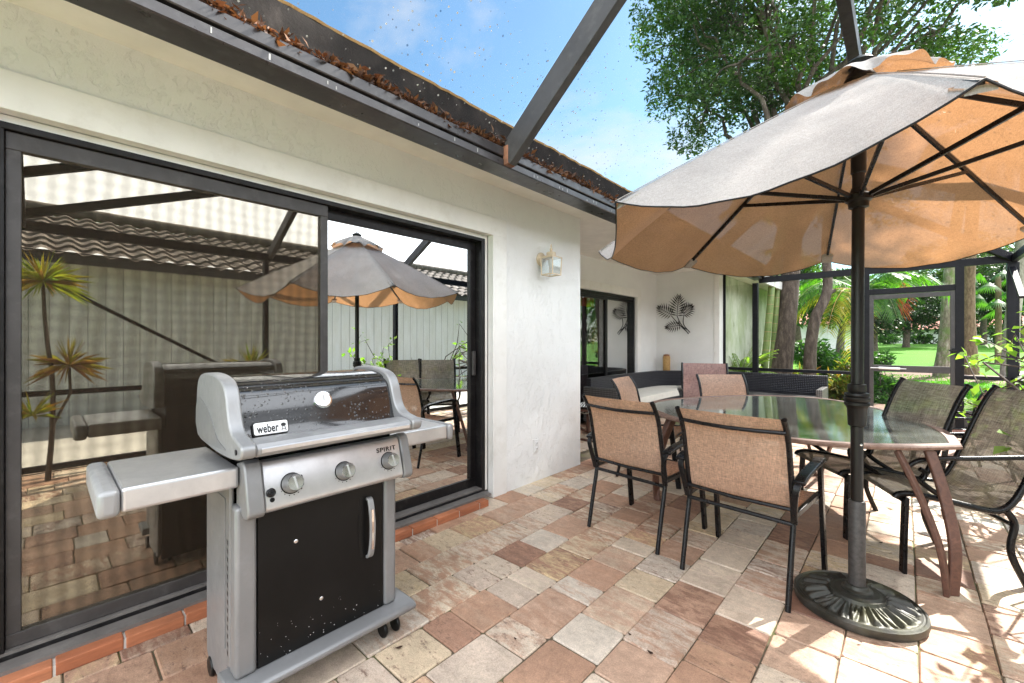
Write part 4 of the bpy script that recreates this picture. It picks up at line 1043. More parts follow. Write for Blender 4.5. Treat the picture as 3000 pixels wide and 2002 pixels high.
# ------------------------------------------------------------------ wicker seating in the far corner
def lshape(path, off):
    """offset polyline to the inner side"""
    out_ = []
    for i, p in enumerate(path):
        a = path[max(i-1,0)]; b = path[min(i+1,len(path)-1)]
        d = (b-a).normalized(); out_.append(p + Vector((d.y,-d.x,0))*off)
    return out_
sf0 = Vector((-3.2,7.6,0))
ws = thing('corner_sofa', 'curved dark wicker corner sofa with cream seat cushion in the recess', 'sofa', sf0)
path = crom([(-3.68,5.75,0),(-3.70,6.6,0),(-3.69,7.5,0),(-3.62,8.15,0),(-3.35,8.48,0),(-2.95,8.55,0),(-2.48,8.56,0)], 8)
path = [p-sf0 for p in path]
def wallstrip(pth, t0, t1, z0, z1):
    a = lshape(pth, t0); b = lshape(pth, t1); m_ = MB(); n = len(a)
    vs = [(p.x,p.y,z0) for p in a]+[(p.x,p.y,z0) for p in b]+[(p.x,p.y,z1) for p in a]+[(p.x,p.y,z1) for p in b]
    fs = []
    for i in range(n-1):
        fs += [(i,i+1,2*n+i+1,2*n+i),(n+i+1,n+i,3*n+i,3*n+i+1),(2*n+i,2*n+i+1,3*n+i+1,3*n+i),(i+1,i,n+i,n+i+1)]
    fs += [(0,2*n,3*n,n),(n-1,2*n-1,4*n-1,3*n-1)]
    return m_.add(vs, fs)
wallstrip(path, 0, .075, .06, .725).build('backrest', M['wicker'], ws, 40, .012)
wallstrip(path, .078, .72, .05, .33).build('seat_base', M['wicker'], ws, 40, .01)
wallstrip(path, .085, .70, .332, .435).build('seat_cushion', M['cushion'], ws, 40, .03)
MB().box(Vector((-3.69,5.665,.06))-sf0, Vector((-3.0,5.745,.60))-sf0).build('sofa_arm', M['wicker_lt'], ws, 0, .012)
w2 = thing('wicker_bench', 'straight dark wicker bench with one low arm, its back along the screen', 'sofa', (-1.65,8.3,0))
m_ = MB(); m_.add([(-.80,.42,.06),(.72,.42,.06),(.72,.49,.06),(-.80,.49,.06),(-.80,.38,.735),(.72,.38,.735),(.72,.46,.735),(-.80,.46,.735)], [(0,3,2,1),(4,5,6,7),(0,1,5,4),(1,2,6,5),(2,3,7,6),(3,0,4,7)])
m_.build('backrest', M['wicker'], w2, 0, .012)
MB().box((-.80,-.30,.06),(.64,.40,.33)).build('seat_base', M['wicker'], w2, 0, .01)
MB().box((-.78,-.29,.332),(.63,.385,.42)).build('seat_cushion', M['wicker'], w2, 0, .03)
MB().box((.645,-.30,.06),(.725,.375,.56)).build('sofa_arm', M['wicker_lt'], w2, 0, .012)
# striped cushion on a low wooden seat in the recess
wb = thing('wooden_stool', 'low brown wooden stool with curved sled feet in the recess beside the wall corner', 'stool', (-3.10,5.00,0))
for i in range(5): MB().box((-.26,-.26+i*.105,.385),(.30,-.175+i*.105,.41)).build('slat', M['wood_dark'], wb, 0, .004)
for sx in (-.22,.26):
    for sy in (-.22,.22): MB().bar((sx,sy,.03),(sx,sy,.385),.035,.035).build('leg', M['wood_dark'], wb, 0, .004)
for sy in (-.22,.22): MB().strip(crom([(-.42,sy,.10),(-.25,sy,.02),(.1,sy,.012),(.45,sy,.02),(.62,sy,.08)],5), .035,.025,(0,1,0)).build('sled_foot', M['wood_dark'], wb, 30)
cz = MB()
rows = []
for i in range(9):
    u = i/8*2-1
    rows.append([(.02+u*.25, v*.24, .44+.055*math.cos(v*1.45)*math.cos(u*1.45)) for v in np.linspace(-1,1,9)])
rows2 = [[(x,y,.865-z-.045+.0) for x,y,z in r] for r in rows]
cz.sheet(rows); cz.sheet(rows2)
zc = cz.build('striped_cushion', M['zebra'], None, 60); zc.location = (-3.10,5.0,.0); zc.rotation_euler = (0, R(-4), R(12))
tag(zc, 'black and white zebra striped cushion lying on the low wooden stool', 'cushion')
tpst = thing('bamboo_torch', 'tan bamboo torch post standing behind the corner sofa against the wall', 'torch', (-3.60,8.62,0))
MB().lathe([(.022,0),(.022,.62),(.066,.66),(.072,.70),(.072,.985),(.066,1.0)], (0,0,0), 20).build('post', M['wood_tan'], tpst, 35)
MB().lathe([(.05,.99),(.06,1.003),(.06,1.03),(.02,1.04)], (0,0,0), 18).build('cap', M['rust'], tpst, 35)

# ------------------------------------------------------------------ things on the walls
wlp = thing('wall_lantern', 'cream metal carriage lantern with clear glass panes on the stucco wall', 'wall lamp', (HW,3.16,2.05))
MB().lathe([(.062,0),(.066,.006),(.066,.014),(.056,.022),(.044,.026),(.036,.034),(.02,.04)], (0,0,.02), 24, (1,0,0)).build('wall_plate', M['lamp_cream'], wlp, 35)
MB().tube(crom([(.03,0,.02),(.055,0,.035),(.085,0,.04),(.10,0,.045)],5), .014, 10).build('arm', M['lamp_cream'], wlp)
cx_ = .125
MB().lathe([(.052,.0),(.052,.012),(.044,.018),(.044,.042),(.038,.048),(.02,.052),(.012,.056),(.012,.064),(.015,.072),(.012,.082),(.006,.09),(.008,.105),(.003,.125)], (cx_,0,.025), 20).build('lantern_top', M['lamp_cream'], wlp, 35)
lb = MB(); a0, a1, zt, zb = .068, .062, .022, -.135
for sx in (-1,1):
    for sy in (-1,1): lb.bar((cx_+sx*a0,sy*a0,zt),(cx_+sx*a1,sy*a1,zb),.010,.010)
for z, a in ((zt,a0),(zb,a1)):
    for s_ in (-1,1): lb.bar((cx_-a-.005,s_*a,z),(cx_+a+.005,s_*a,z),.011,.011); lb.bar((cx_+s_*a,-a,z),(cx_+s_*a,a,z),.011,.0105)
lb.build('lantern_frame', M['lamp_cream'], wlp, 0)
for s_ in (-1,1):
    MB().add([(cx_-a0,s_*a0,zt),(cx_+a0,s_*a0,zt),(cx_+a1,s_*a1,zb),(cx_-a1,s_*a1,zb)],[(0,1,2,3)]).build('glass_pane', M['lamp_glass'], wlp, 0)
    MB().add([(cx_+s_*a0,-a0,zt),(cx_+s_*a0,a0,zt),(cx_+s_*a1,a1,zb),(cx_+s_*a1,-a1,zb)],[(0,1,2,3)]).build('glass_pane', M['lamp_glass'], wlp, 0)
MB().lathe([(.012,-.055),(.022,-.035),(.028,-.01),(.020,.012),(.014,.02)], (cx_,0,-.01), 16).build('bulb', M['white_plastic'], wlp, 40)
so_ = thing('wall_socket', 'white outdoor power socket plate low on the stucco wall', 'socket', (HW,3.09,.33))
MB().box((0,-.036,-.060),(.007,.036,.060)).build('plate', M['white_plastic'], so_, 0, .003)
for z in (-.026,.026):
    o_ = MB().box((.007,-.016,z-.016),(.013,.016,z+.016)).build('outlet', M['white_plastic'], so_, 0, .003)
    MB().box((.013,-.008,z-.006),(.0135,-.005,z+.006)).box((.013,.005,z-.006),(.0135,.008,z+.006)).build('slots', M['black_plastic'], o_, 0)
# metal palm-leaf wall sculpture
ar = thing('metal_palm_sculpture', 'dark metal palm leaf sculpture hanging on the white end wall', 'wall art', (-3.42,8.690,1.85))
def palmleaf(base, tip_, w_, n, nm):
    b = Vector((base[0],-.03,base[1])); t2 = Vector((tip_[0],-.06,tip_[1])); d = (t2-b); ln = d.length; d.normalize()
    s_ = Vector((-d.z,0,d.x)); m_ = MB().tube([b, b+d*ln*.5+Vector((0,-.015,0)), t2], .006, 6)
    for i in range(n):
        u = .02+.96*i/(n-1); p = b+d*ln*u+Vector((0,-.015*math.sin(u*math.pi),0))
        lw = w_*(.62+.38*math.sin(math.pi*min(1,u*1.1)))*(1-.42*u*u)
        for q in (-1,1):
            dr_ = (s_*q*(1.15-.7*u) + d*(.12+.9*u)).normalized()
            e = p + dr_*lw + Vector((0,-.012,0)); mdl = p.lerp(e,.45); hw_ = dr_.cross(Vector((0,1,0))).normalized()*.0115
            m_.add([p, mdl+hw_, e, mdl-hw_+Vector((0,.004,0))], [(0,1,2,3)])
    m_.build(nm, M['art'], ar, 0)
palmleaf((-.10,.0),(-.34,.15),.20,9,'leaf'); palmleaf((.02,-.03),(.07,.34),.25,10,'leaf'); palmleaf((.15,.0),(.32,.14),.20,9,'leaf'); palmleaf((.08,-.22),(-.18,-.26),.16,9,'leaf')
st_ = MB()
for p in (((-.10,-.02),(.02,-.16),(.22,-.36)), ((.02,-.03),(.10,-.2),(.25,-.40)), ((.16,-.02),(.15,-.2),(.28,-.37)), ((.06,-.22),(.16,-.27),(.26,-.34))):
    st_.tube(crom([(x,-.03,z) for x, z in p],5), .0075, 6)
st_.build('stems', M['art'], ar, 40)
# ------------------------------------------------------------------ planting
def px(u, v, d):
    """point at depth d in front of the camera on photo pixel (u, v): used only to decide where a plant stands"""
    a = R(42.5); t = (u-1500)/1255; s_ = (1002-v)/1255
    return Vector((d*(-math.sin(a)+t*math.cos(a)), d*(math.cos(a)+t*math.sin(a)), 1.3+d*s_))
def leaves(name, pts, size, m, parent, up=.35, aspect=.42, droop=.0, seed=1, jitter=.55):
    """one small pointed, folded leaf per point"""
    rg = np.random.default_rng(seed); pts = np.asarray(pts, float); n = len(pts)
    d = rg.normal(size=(n,3)); d[:,2] = d[:,2]*.7 - droop; d /= np.linalg.norm(d,axis=1)[:,None]
    nn = rg.normal(size=(n,3)); nn[:,2] += up*3; s_ = np.cross(d, nn); s_ /= np.linalg.norm(s_,axis=1)[:,None]+1e-9
    nr = np.cross(s_, d)
    L_ = size*(1+jitter*rg.uniform(-1,1,(n,1))); w_ = L_*aspect*.5
    v = np.stack([pts, pts+d*L_*.45+s_*w_+nr*w_*.35, pts+d*L_, pts+d*L_*.45-s_*w_+nr*w_*.35], 1).reshape(-1,3)
    f = np.arange(n*4).reshape(n,4)
    return raw(name, v, f, m, parent)
def clump_points(centres, radii, per, seed, shell=.55):
    rg = np.random.default_rng(seed); out_ = []
    for c, r in zip(centres, radii):
        k = int(per*(r/np.mean(radii))**2)
        q = rg.normal(size=(k,3)); q /= np.linalg.norm(q,axis=1)[:,None]
        q *= (rg.uniform(shell,1,(k,1))**.6)*r; q[:,2] *= .72
        out_.append(q+np.asarray(c))
    return np.concatenate(out_)
def limb(m_, a, b, r0, r1, seed, wob=.12, n=6):
    rg = np.random.default_rng(seed); a = Vector(a); b = Vector(b); ln = (b-a).length; P = []
    for i in range(n+1):
        u = i/n; j = Vector(rg.normal(size=3))*wob*ln*.3*math.sin(u*math.pi)
        P.append(a.lerp(b,u)+j+Vector((0,0,.10*ln*math.sin(u*math.pi))))
    m_.tube(P, [L(i/n, r0, r1) for i in range(n+1)], 8); return P
def crown_tree(name, label, cat, base, height, trunk_r, crown_c, crown_r, nclump, clump_r, per, leaf, lm, bm_, seed, group=None, lean=(0,0), fork=.45, shape=None, twigs=True):
    t = thing(name, label, cat, base, 0, group); rg = np.random.default_rng(seed); B = Vector(base)
    cc = Vector(crown_c)-B
    top = Vector((lean[0], lean[1], height*fork))
    m_ = MB(); P = []
    for i in range(9):
        u = i/8; P.append(Vector((lean[0]*u+.05*trunk_r*math.sin(u*7+seed), lean[1]*u+.4*trunk_r*math.sin(u*5+seed*2), L(u,-.1,height*fork))))
    m_.tube(P, [trunk_r*(1.25 if i == 0 else 1.08-.35*i/8) for i in range(9)], 14)
    cs, rs = [], []
    while len(cs) < nclump:
        q = rg.normal(size=3); q /= np.linalg.norm(q); q *= rg.uniform(.25,1)**.5
        p = cc + Vector((q[0]*crown_r[0], q[1]*crown_r[1], q[2]*crown_r[2]))
        if shape and not shape(p+B): continue
        cs.append(p); rs.append(clump_r*rg.uniform(.6,1.35))
    hubs = []
    for k in range(max(4, nclump//9)):
        p = cs[rg.integers(len(cs))]; h_ = top.lerp(p, .62)
        limb(m_, P[-1-(k % 3)], h_, trunk_r*.36, trunk_r*.14, seed*31+k); hubs.append(h_)
    for c in cs:
        h_ = min(hubs, key=lambda q: (q-c).length)
        if twigs: limb(m_, h_, c, trunk_r*.17, trunk_r*.03, int(rg.integers(1e6)), .2, 4)
    m_.build('trunk', bm_, t, 60)
    leaves('crown', clump_points(cs, rs, per, seed), leaf, lm, t, seed=seed)
    return t
def frond(m_, base, d, ln, arch, nleaf, ll, lw=.028, up=.35, seed=0, vee=.55, stem=None, taper=True):
    rg = np.random.default_rng(seed); base = Vector(base); d = Vector(d); d.z = 0; d.normalize()
    s_ = Vector((-d.y, d.x, 0)); P = []
    for i in range(13):
        u = i/12; P.append(base + d*ln*(u*(1-.18*u*arch)) + Vector((0,0, ln*(up*u*1.6 - arch*.75*u*u))))
    if stem is not None: stem.tube(P, [.014*(1-.75*i/12) for i in range(13)], 5)
    for i in range(nleaf):
        u = .16+.82*i/(nleaf-1); k = u*12; j = min(11,int(k)); p = P[j].lerp(P[j+1], k-j); t_ = (P[j+1]-P[j]).normalized()
        nrm = s_.cross(t_).normalized()
        for q in (-1,1):
            l_ = ll*(math.sin(min(1,u*.8+.2)*math.pi*.93)**.6 if taper else 1)*rg.uniform(.85,1.1)
            e_ = (s_*q + t_*.75 + nrm*vee*rg.uniform(.5,1.2)).normalized()
            tip_ = p + e_*l_ + Vector((0,0,-l_*rg.uniform(.18,.5))); mid = p + e_*l_*.5 + Vector((0,0,l_*.03))
            hw_ = t_*lw*.5
            m_.add([p, mid+hw_, tip_, mid-hw_], [(0,1,2,3)])

# big oak over the far end of the patio
orng = np.random.default_rng(3)
def oakshape(p):
    a = R(42.5); dx = p.x; dy = p.y; d = -math.sin(a)*dx+math.cos(a)*dy; u_ = math.cos(a)*dx+math.sin(a)*dy
    X = 1500+1255*u_/d; Yp = 1002-1255*(p.z-1.3)/d
    lo = np.interp(X, [1850,1900,2000,2080,2160,2400,2700,2830,2900], [150,260,400,440,330,300,290,200,40])
    if Yp > -90 and X > 2480 and orng.uniform() < .55: return False
    return lo-1100 < Yp < lo and X < (2850 if Yp > -90 else 3250)  # unseen upper crown left dense and widened to shade the wall
crown_tree('oak_tree', 'tall oak with a thick brown trunk and an airy crown spreading above the umbrella', 'tree', (-2.05,11.0,-.04), 11, .21,
           (-1.1,12.2,9.6), (4.6,3.6,4.6), 300, .58, 330, .11, M['oak_leaf'], M['bark'], 5, None, (.25,.5), .42, oakshape)
# slender crooked tree beside it
t2 = thing('crooked_tree', 'slender tree with a crooked grey brown trunk beside the thick oak', 'tree', (-1.66,11.2,-.04))
m_ = MB(); pts = [px(2372,1300,8.9),px(2372,1100,8.9),px(2376,1010,8.9),px(2390,930,8.9),px(2415,880,8.9),px(2425,830,8.9),px(2420,700,8.95),px(2440,500,9.1)]
T2 = Vector((-1.66,11.2,-.04))
m_.tube([p-T2 for p in crom(pts,5)], [L(i/35,.125,.07) for i in range(36)], 12)
m_.tube([p-T2 for p in (px(2412,872,8.9),px(2432,860,8.9),px(2446,852,8.9))], [.05,.038,.035], 8)
m_.build('trunk', M['bark'], t2, 60)
cs = [px(2440+random.uniform(-170,220), random.uniform(300,640), 9.3+random.uniform(-1,1.2))-T2 for _ in range(16)]
leaves('crown', clump_points(cs, [.55]*16, 300, 8), .10, M['oak_leaf'], t2, seed=8)
# ringed green canes against the side wall
bc_ = thing('cane_palm', 'clump of leaning green ringed palm canes beside the stained side wall', 'palm', (-2.30,10.2,-.04))
B0 = Vector((-2.30,10.2,-.04)); fr_ = MB(); stem_ = MB()
for i, (ub_, ut, r_) in enumerate(((2220,2268,.075),(2246,2284,.065),(2262,2300,.05))):
    d = 9.05+.5*i; P = [px(ub_,1320,d), px(L(.4,ub_,ut),1080,d), px(L(.75,ub_,ut),900,d), px(ut,760,d+.1), px(ut+25,640,d+.2)]
    MB().tube([p-B0 for p in crom(P,5)], [L(k/20,r_,r_*.7) for k in range(21)], 12).build('cane', M['cane'], bc_, 60)
    for k in range(6):
        a = k*1.05+i*.6
        frond(fr_, px(ut+25,640,d+.2)-B0, (math.cos(a),math.sin(a),0), 1.5, .9, 34, .42, .034, .55, seed=i*9+k, stem=stem_)
fr_.build('fronds', M['palm_leaf'], bc_, 0); stem_.build('frond_stems', M['cane'], bc_, 60)
# arching palm in the middle, some fronds yellowing
ap = thing('arching_palm', 'arching feather palm with yellowing lower fronds and a red flower spray outside the screen door', 'palm', (-.75,12.6,-.04))
B0 = Vector((-.75,12.6,-.04)); g_ = MB(); y_ = MB(); st1 = MB(); st2 = MB()
MB().tube([(0,0,-.1),(.04,.02,1.2),(.02,0,2.5)], [.11,.085,.08], 12).build('trunk', M['bark_red'], ap, 60)
for k, (a, ln, ar, up_, yel) in enumerate(((-2.7,2.0,1.0,.35,0),(-2.3,2.3,1.25,.45,0),(-1.9,1.9,1.35,.35,1),(-1.35,1.4,1.3,.4,0),(-.9,1.5,1.0,.55,0),(-.45,1.3,.9,.55,0),(.2,2.0,1.2,.5,0),(1.0,2.0,1.1,.5,0),(1.9,2.1,1.1,.5,0),(2.7,2.2,1.1,.5,0),(-2.95,2.1,1.4,.25,1),(-1.6,1.6,1.7,.2,1),(-.65,1.1,1.5,.3,0),(3.0,2.3,.8,.7,0))):
    frond(y_ if yel else g_, (0,0,2.35+.05*k*.3), (math.cos(a),math.sin(a),0), ln, ar, 46, .50, .032, up_, seed=50+k, stem=st2 if yel else st1, vee=.2)
g_.build('green_fronds', M['palm_leaf'], ap, 0); y_.build('yellow_fronds', M['palm_yellow'], ap, 0); st1.build('green_stems', M['cane'], ap, 60); st2.build('yellow_stems', M['wood_tan'], ap, 60)
rd = MB()
for k in range(46):
    a = random.uniform(-1.2,.6); e = random.uniform(-1.0,.2); ln = random.uniform(.25,.5); b = px(2625,835+random.uniform(-30,60),11.4)-B0
    q = Vector((math.cos(a)*.6,math.sin(a)*.4,e)).normalized(); rd.tube([b, b+q*ln*.6, b+q*ln+Vector((0,0,-.12))], [.010,.008,.004], 4)
rd.build('flower_spray', M['red_frond'], ap, 0)
# shrubs
def shrub(name, label, base, blobs, per, leaf, lm, seed, aspect=.42, group=None, up=.5):
    t = thing(name, label, 'shrub', base, 0, group); B = Vector(base); rg = np.random.default_rng(seed)
    m_ = MB()
    for c, r in blobs:
        cc = Vector(c)-B
        for k in range(4): limb(m_, (rg.uniform(-.06,.06),rg.uniform(-.06,.06),-.03), cc+Vector(rg.normal(size=3))*r*.3, .016, .005, int(rg.integers(1e6)), .2, 4)
    m_.build('stems', M['bark'], t, 60)
    leaves('foliage', clump_points([Vector(c)-B for c,_ in blobs], [r for _,r in blobs], per, seed, .45), leaf, lm, t, seed=seed, aspect=aspect, up=up)
    return t
def blobs(u0, u1, v0, v1, d, n, r, seed, dd=.5):
    rg = np.random.default_rng(seed)
    return [(px(rg.uniform(u0,u1), rg.uniform(v0,v1), d+rg.uniform(-dd,dd)), r*rg.uniform(.75,1.25)) for _ in range(n)]
shrub('umbrella_shrub', 'rounded glossy green shrub right behind the umbrella pole by the screen door', px(2590,1290,9.6), blobs(2530,2590,1040,1190,9.7,12,.27,3), 420, .11, M['bush_leaf'], 3, .38)
shrub('hedge_shrub', 'broad green hedge shrub behind the two trunks at the end of the patio', px(2420,1240,11.6), blobs(2300,2500,1010,1130,11.6,15,.40,4,.5), 430, .12, M['bush_leaf'], 4, .38)
shrub('croton_shrub', 'spiky yellow green croton shrub below the screen rail behind the wicker bench', px(2470,1290,9.8), blobs(2395,2500,1075,1230,9.8,10,.26,5,.3), 300, .17, M['croton_leaf'], 5, .2)
shrub('croton_shrub', 'low dark croton shrub between the two tree trunks at the screen', px(2330,1290,9.8), blobs(2310,2380,1090,1220,9.9,6,.22,6,.3), 300, .16, M['croton_leaf'], 6, .2)
shrub('low_shrub', 'low yellow green shrub at the foot of the screen door post', px(2545,1320,8.9), blobs(2505,2590,1200,1290,9.3,6,.17,7,.2), 260, .13, M['croton_leaf'], 7, .25)
def fern(name, label, base, n, ln, seed, group=None, aim=None):
    t = thing(name, label, 'fern', base, 0, group); m_ = MB(); s2_ = MB()
    rg = np.random.default_rng(seed)
    for k in range(n):
        a = aim[0]+rg.normal()*aim[1] if aim else rg.uniform(0, 6.283)
        frond(m_, (rg.uniform(-.06,.06),rg.uniform(-.06,.06),0), (math.cos(a),math.sin(a),0), ln*rg.uniform(.7,1.15), rg.uniform(.5,1.3), 26, .085*ln/.6, .02, rg.uniform(.35,.95), seed=seed*40+k, stem=s2_, vee=.1)
    m_.build('fronds', M['fern_leaf'], t, 0); s2_.build('frond_stems', M['cane'], t, 60); return t
fern('sword_fern', 'bushy green fern growing against the stained side wall beyond the screen', px(2172,1110,8.98), 60, .72, 2)
fern('golden_fern', 'yellow green fern spilling through by the screen right of the door', px(2905,1235,6.9), 40, .62, 3)
# young leafy shrub reaching in from the side of the patio
t = thing('leafy_branch_shrub', 'straggly young shrub with bright green leaves on thin branches at the patio edge', 'shrub', (.88,4.35,0)); B0 = Vector((.88,4.35,0))
m_ = MB(); lp_ = []; rg = np.random.default_rng(21)
for (u, v, d) in ((2880,998,4.15),(2840,1045,4.2),(2862,1065,4.2),(2835,1180,4.1),(2900,1140,4.2),(2960,1010,4.2),(2985,1150,4.0),(2860,1235,4.2),(2930,1225,4.1),(3010,1060,4.1),(3060,1120,4.0),(3080,900,4.2),(3120,1000,4.3),(3200,960,4.4)):
    e = px(u,v,d)-B0; P = limb(m_, (rg.uniform(-.05,.05),rg.uniform(-.05,.05),.2+.25*rg.uniform()), e, .011, .004, int(rg.integers(1e6)), .25, 8)
    for q in P[3:]:
        for _ in range(3): lp_.append(q+Vector(rg.normal(size=3))*.035)
    for _ in range(5): lp_.append(e+Vector(rg.normal(size=3))*.03)
for k in range(3): m_.tube([(0,0,-.05),(.02*k,.01,.5)], [.016,.010], 6)
m_.build('branches', M['bark'], t, 60); leaves('foliage', lp_, .088, M['lime_leaf'], t, seed=22, aspect=.55, up=.8)
t = thing('rose_shrub', 'young thorny shrub with small bright leaves, mirrored in the glass door beside the umbrella pole', 'shrub', (.78,3.55,0)); B0 = Vector((.78,3.55,0))
m_ = MB(); lp_ = []
for k in range(11):
    e = Vector((rg.uniform(-.28,.22), rg.uniform(-.45,.45), rg.uniform(.95,1.5))); P = limb(m_, (rg.uniform(-.1,.1),rg.uniform(-.1,.1),.0), e, .010, .003, int(rg.integers(1e6)), .25, 8)
    for q in P[4:]:
        for _ in range(3): lp_.append(q+Vector(rg.normal(size=3))*.035)
m_.build('branches', M['bark'], t, 60); leaves('foliage', lp_, .085, M['lime_leaf'], t, seed=23, aspect=.55, up=.8)
# dracaenas along the side screen, seen mirrored
def rosette(m_, c, n, ln, lw, seed, low=-.5):
    rg = np.random.default_rng(seed); c = Vector(c)
    for k in range(n):
        a = rg.uniform(0,6.283); e = rg.uniform(low,1.35); d = Vector((math.cos(a)*math.cos(e),math.sin(a)*math.cos(e),math.sin(e))); l_ = ln*rg.uniform(.7,1.1)
        s_ = d.cross(Vector((0,0,1))).normalized()*lw/2; mid = c+d*l_*.5; tip_ = c+d*l_+Vector((0,0,-l_*.22*math.cos(e)))
        m_.add([c-s_*.6, mid-s_, tip_, mid+s_, c+s_*.6], [(0,1,2,3,4)])
t = thing('dracaena', 'tall spiky yellow and red dracaena on a bent stem, mirrored in the sliding door', 'plant', (.70,.02,0))
MB().tube(crom([(0,0,0),(.02,.03,.5),(.03,.03,.95),(-.02,.0,1.25),(.01,-.02,1.55),(0,-.03,1.85)],5), [L(i/25,.022,.013) for i in range(26)], 8).tube([(.02,.03,.5),(.05,.15,.8),(.05,.14,1.05)], .012, 6).build('stem', M['bark'], t, 60)
m_ = MB(); rosette(m_, (0,-.03,1.86), 90, .36, .017, 1); m_.build('leaf_rosette', M['drac_leaf'], t, 0)
m_ = MB(); rosette(m_, (.05,.14,1.07), 85, .33, .014, 2); m_.build('leaf_rosette', M['drac_red'], t, 0)
m_ = MB(); rosette(m_, (-.03,-.10,.62), 50, .30, .016, 3, 0); m_.build('leaf_rosette', M['drac_leaf'], t, 0)
t = thing('dracaena', 'low spiky yellow dracaena mirrored above the reflected grill', 'plant', (.72,1.72,.0))
MB().tube([(0,0,0),(.01,0,.5),(0,.01,.95)], .02, 8).build('stem', M['bark'], t, 60)
m_ = MB(); rosette(m_, (0,0,.95), 60, .38, .022, 5, .1); m_.build('leaf_rosette', M['drac_leaf'], t, 0)

# ------------------------------------------------------------------ garden beyond the screen
tag(MB().sheet([[(x+.5*math.sin(y*.9+x), y+.6*math.sin(x*1.3), gz(x,y)+.012) for x in np.linspace(-1.5,5.5,14)] for y in np.linspace(20.0,25.0,10)]).build('mulch_bed', M['mulch']), kind='stuff')
tag(MB().sheet([[(x, y+.25*math.sin(x*2.2), -.033) for x in np.linspace(-3.4,-.3,14)] for y in np.linspace(9.27,13.0,10)]).build('planting_bed', M['mulch']), kind='structure')
def garden_palm(label, u, v, d, r, lean, hgt, bm_, seed):
    p = px(u, v, d); p.z = gz(p.x,p.y); t = thing('palm_tree', label, 'palm', p)
    m_ = MB(); P = [(lean*k/8+.06*math.sin(k*.9+seed), .0, L(k/8,-.15,hgt)) for k in range(9)]
    m_.tube(P, [r*(1.35 if k == 0 else 1.06 if k == 1 else 1-.02*k) for k in range(9)], 12); m_.build('trunk', bm_, t, 60)
    g_ = MB(); s3 = MB()
    for k in range(22):
        a = k*2.4; frond(g_, P[-1], (math.cos(a),math.sin(a),0), 2.1, .9+.8*(k % 5)/5, 30, .7, .06, .55-.16*(k % 5), seed=seed*30+k, stem=s3, vee=.2)
    g_.build('crown', M['dark_leaf'], t, 0); s3.build('frond_stems', M['cane'], t, 60)
garden_palm('palm with a mossy lichen spotted leaning trunk seen through the screen door', 2748,1100,16.3,.18,.8,9,M['bark_mossy'],1)
garden_palm('palm with a tan upper trunk and mossy foot, right of the screen door frame', 2836,1082,17.6,.22,.15,10,M['bark_red'],2)
garden_palm('pale smooth trunked palm beside the corner post of the screen', 2958,1095,16.0,.21,.5,9,M['bark_pale'],3)
t = thing('fan_palm', 'fan palm with hanging green fans high beside the corner post', 'palm', px(2925,1040,24))
b0 = px(2925,1040,24); g_ = MB()
MB().tube([(0,0,-1),(0,0,3),(0,.1,4.4)], [.16,.13,.12], 10).build('trunk', M['bark_red'], t, 60)
for k in range(20):
    a = k*2.4; c = Vector((math.cos(a)*.9, math.sin(a)*.9, 4.4+.45-.12*k))
    for j in range(22):
        e = -1.5+3*j/21; d = Vector((math.cos(a+e)*.8, math.sin(a+e)*.8, -.75+.25*math.cos(e))).normalized(); s_ = d.cross(Vector((0,0,1))).normalized()*.03
        g_.add([c, c+d*.45+s_, c+d*.95+Vector((0,0,-.1)), c+d*.45-s_], [(0,1,2,3)])
g_.build('crown', M['bush_leaf'], t, 0)
GT = 'trees beyond the lawn'
spec = [(2560,1010,40,6.5,'dark leafy tree with a straight trunk beyond the lawn, seen through the screen door',M['dark_leaf']),
        (2655,1010,46,7.5,'wide dark evergreen tree beyond the lawn, next to the mossy palm trunk',M['dark_leaf']),
        (2770,1010,58,13,'tall spreading tree in front of the distant tiled house, left part of the lawn edge',M['oak_leaf']),
        (2880,1008,50,12,'forked tree with thick limbs in front of the distant tiled house',M['oak_leaf']),
        (2990,1008,44,8,'broad dark tree at the lawn edge behind the corner post',M['dark_leaf']),
        (2460,1010,36,7,'leafy tree beyond the hedge shrub, behind the arching palm',M['oak_leaf']),
        (2340,1010,30,7,'mid green tree behind the thick oak trunk',M['oak_leaf']),
        (3090,1008,40,9,'broad tree beyond the lawn outside the corner of the screen',M['dark_leaf'])]
for i, (u, v, d, hh_, lab, lm) in enumerate(spec):
    fr0, rr0 = ((.80,.27) if i in (2,3) else (.62,.38) if i in (0,1) else (.7,.34))
    p = px(u, v, d); p.z = gz(p.x, p.y)
    crown_tree('garden_tree', lab, 'tree', p, hh_, .30, (p.x,p.y,p.z+hh_*fr0), (hh_*.42,hh_*.4,hh_*rr0), 34, hh_*.13, 210, .34, lm, M['bark'], 60+i, GT, (.3*math.sin(i*3),.2), .42)
rg = np.random.default_rng(99); cs = []; rs = []
for k in range(150):
    a = rg.uniform(-.75, .62); d = rg.uniform(78, 96); x = d*math.sin(a); y = d*math.cos(a)
    cs.append((x, y, gz(x,y)+rg.uniform(.5, 8.5))); rs.append(rg.uniform(1.8,3.4))
tag(leaves('treeline', clump_points(cs, rs, 170, 99), .75, M['dark_leaf'], None, seed=99), kind='stuff')
for k, (u, d) in enumerate(((2700,60),(2790,62),(2955,60),(2600,58))):
    shrub('border_shrub', ('low clipped green shrub at the foot of the distant house wall, left end','low flowering shrub beside the mossy palm at the far lawn edge','low green shrub at the far lawn edge by the pale palm','low shrub under the dark trees at the far lawn edge')[k], (px(u,1006,d).x, px(u,1006,d).y, gz(0,d)), blobs(u-26,u+26,990,1003,d,6,.8,70+k), 160, .3, M['bush_leaf'], 70+k, .45)
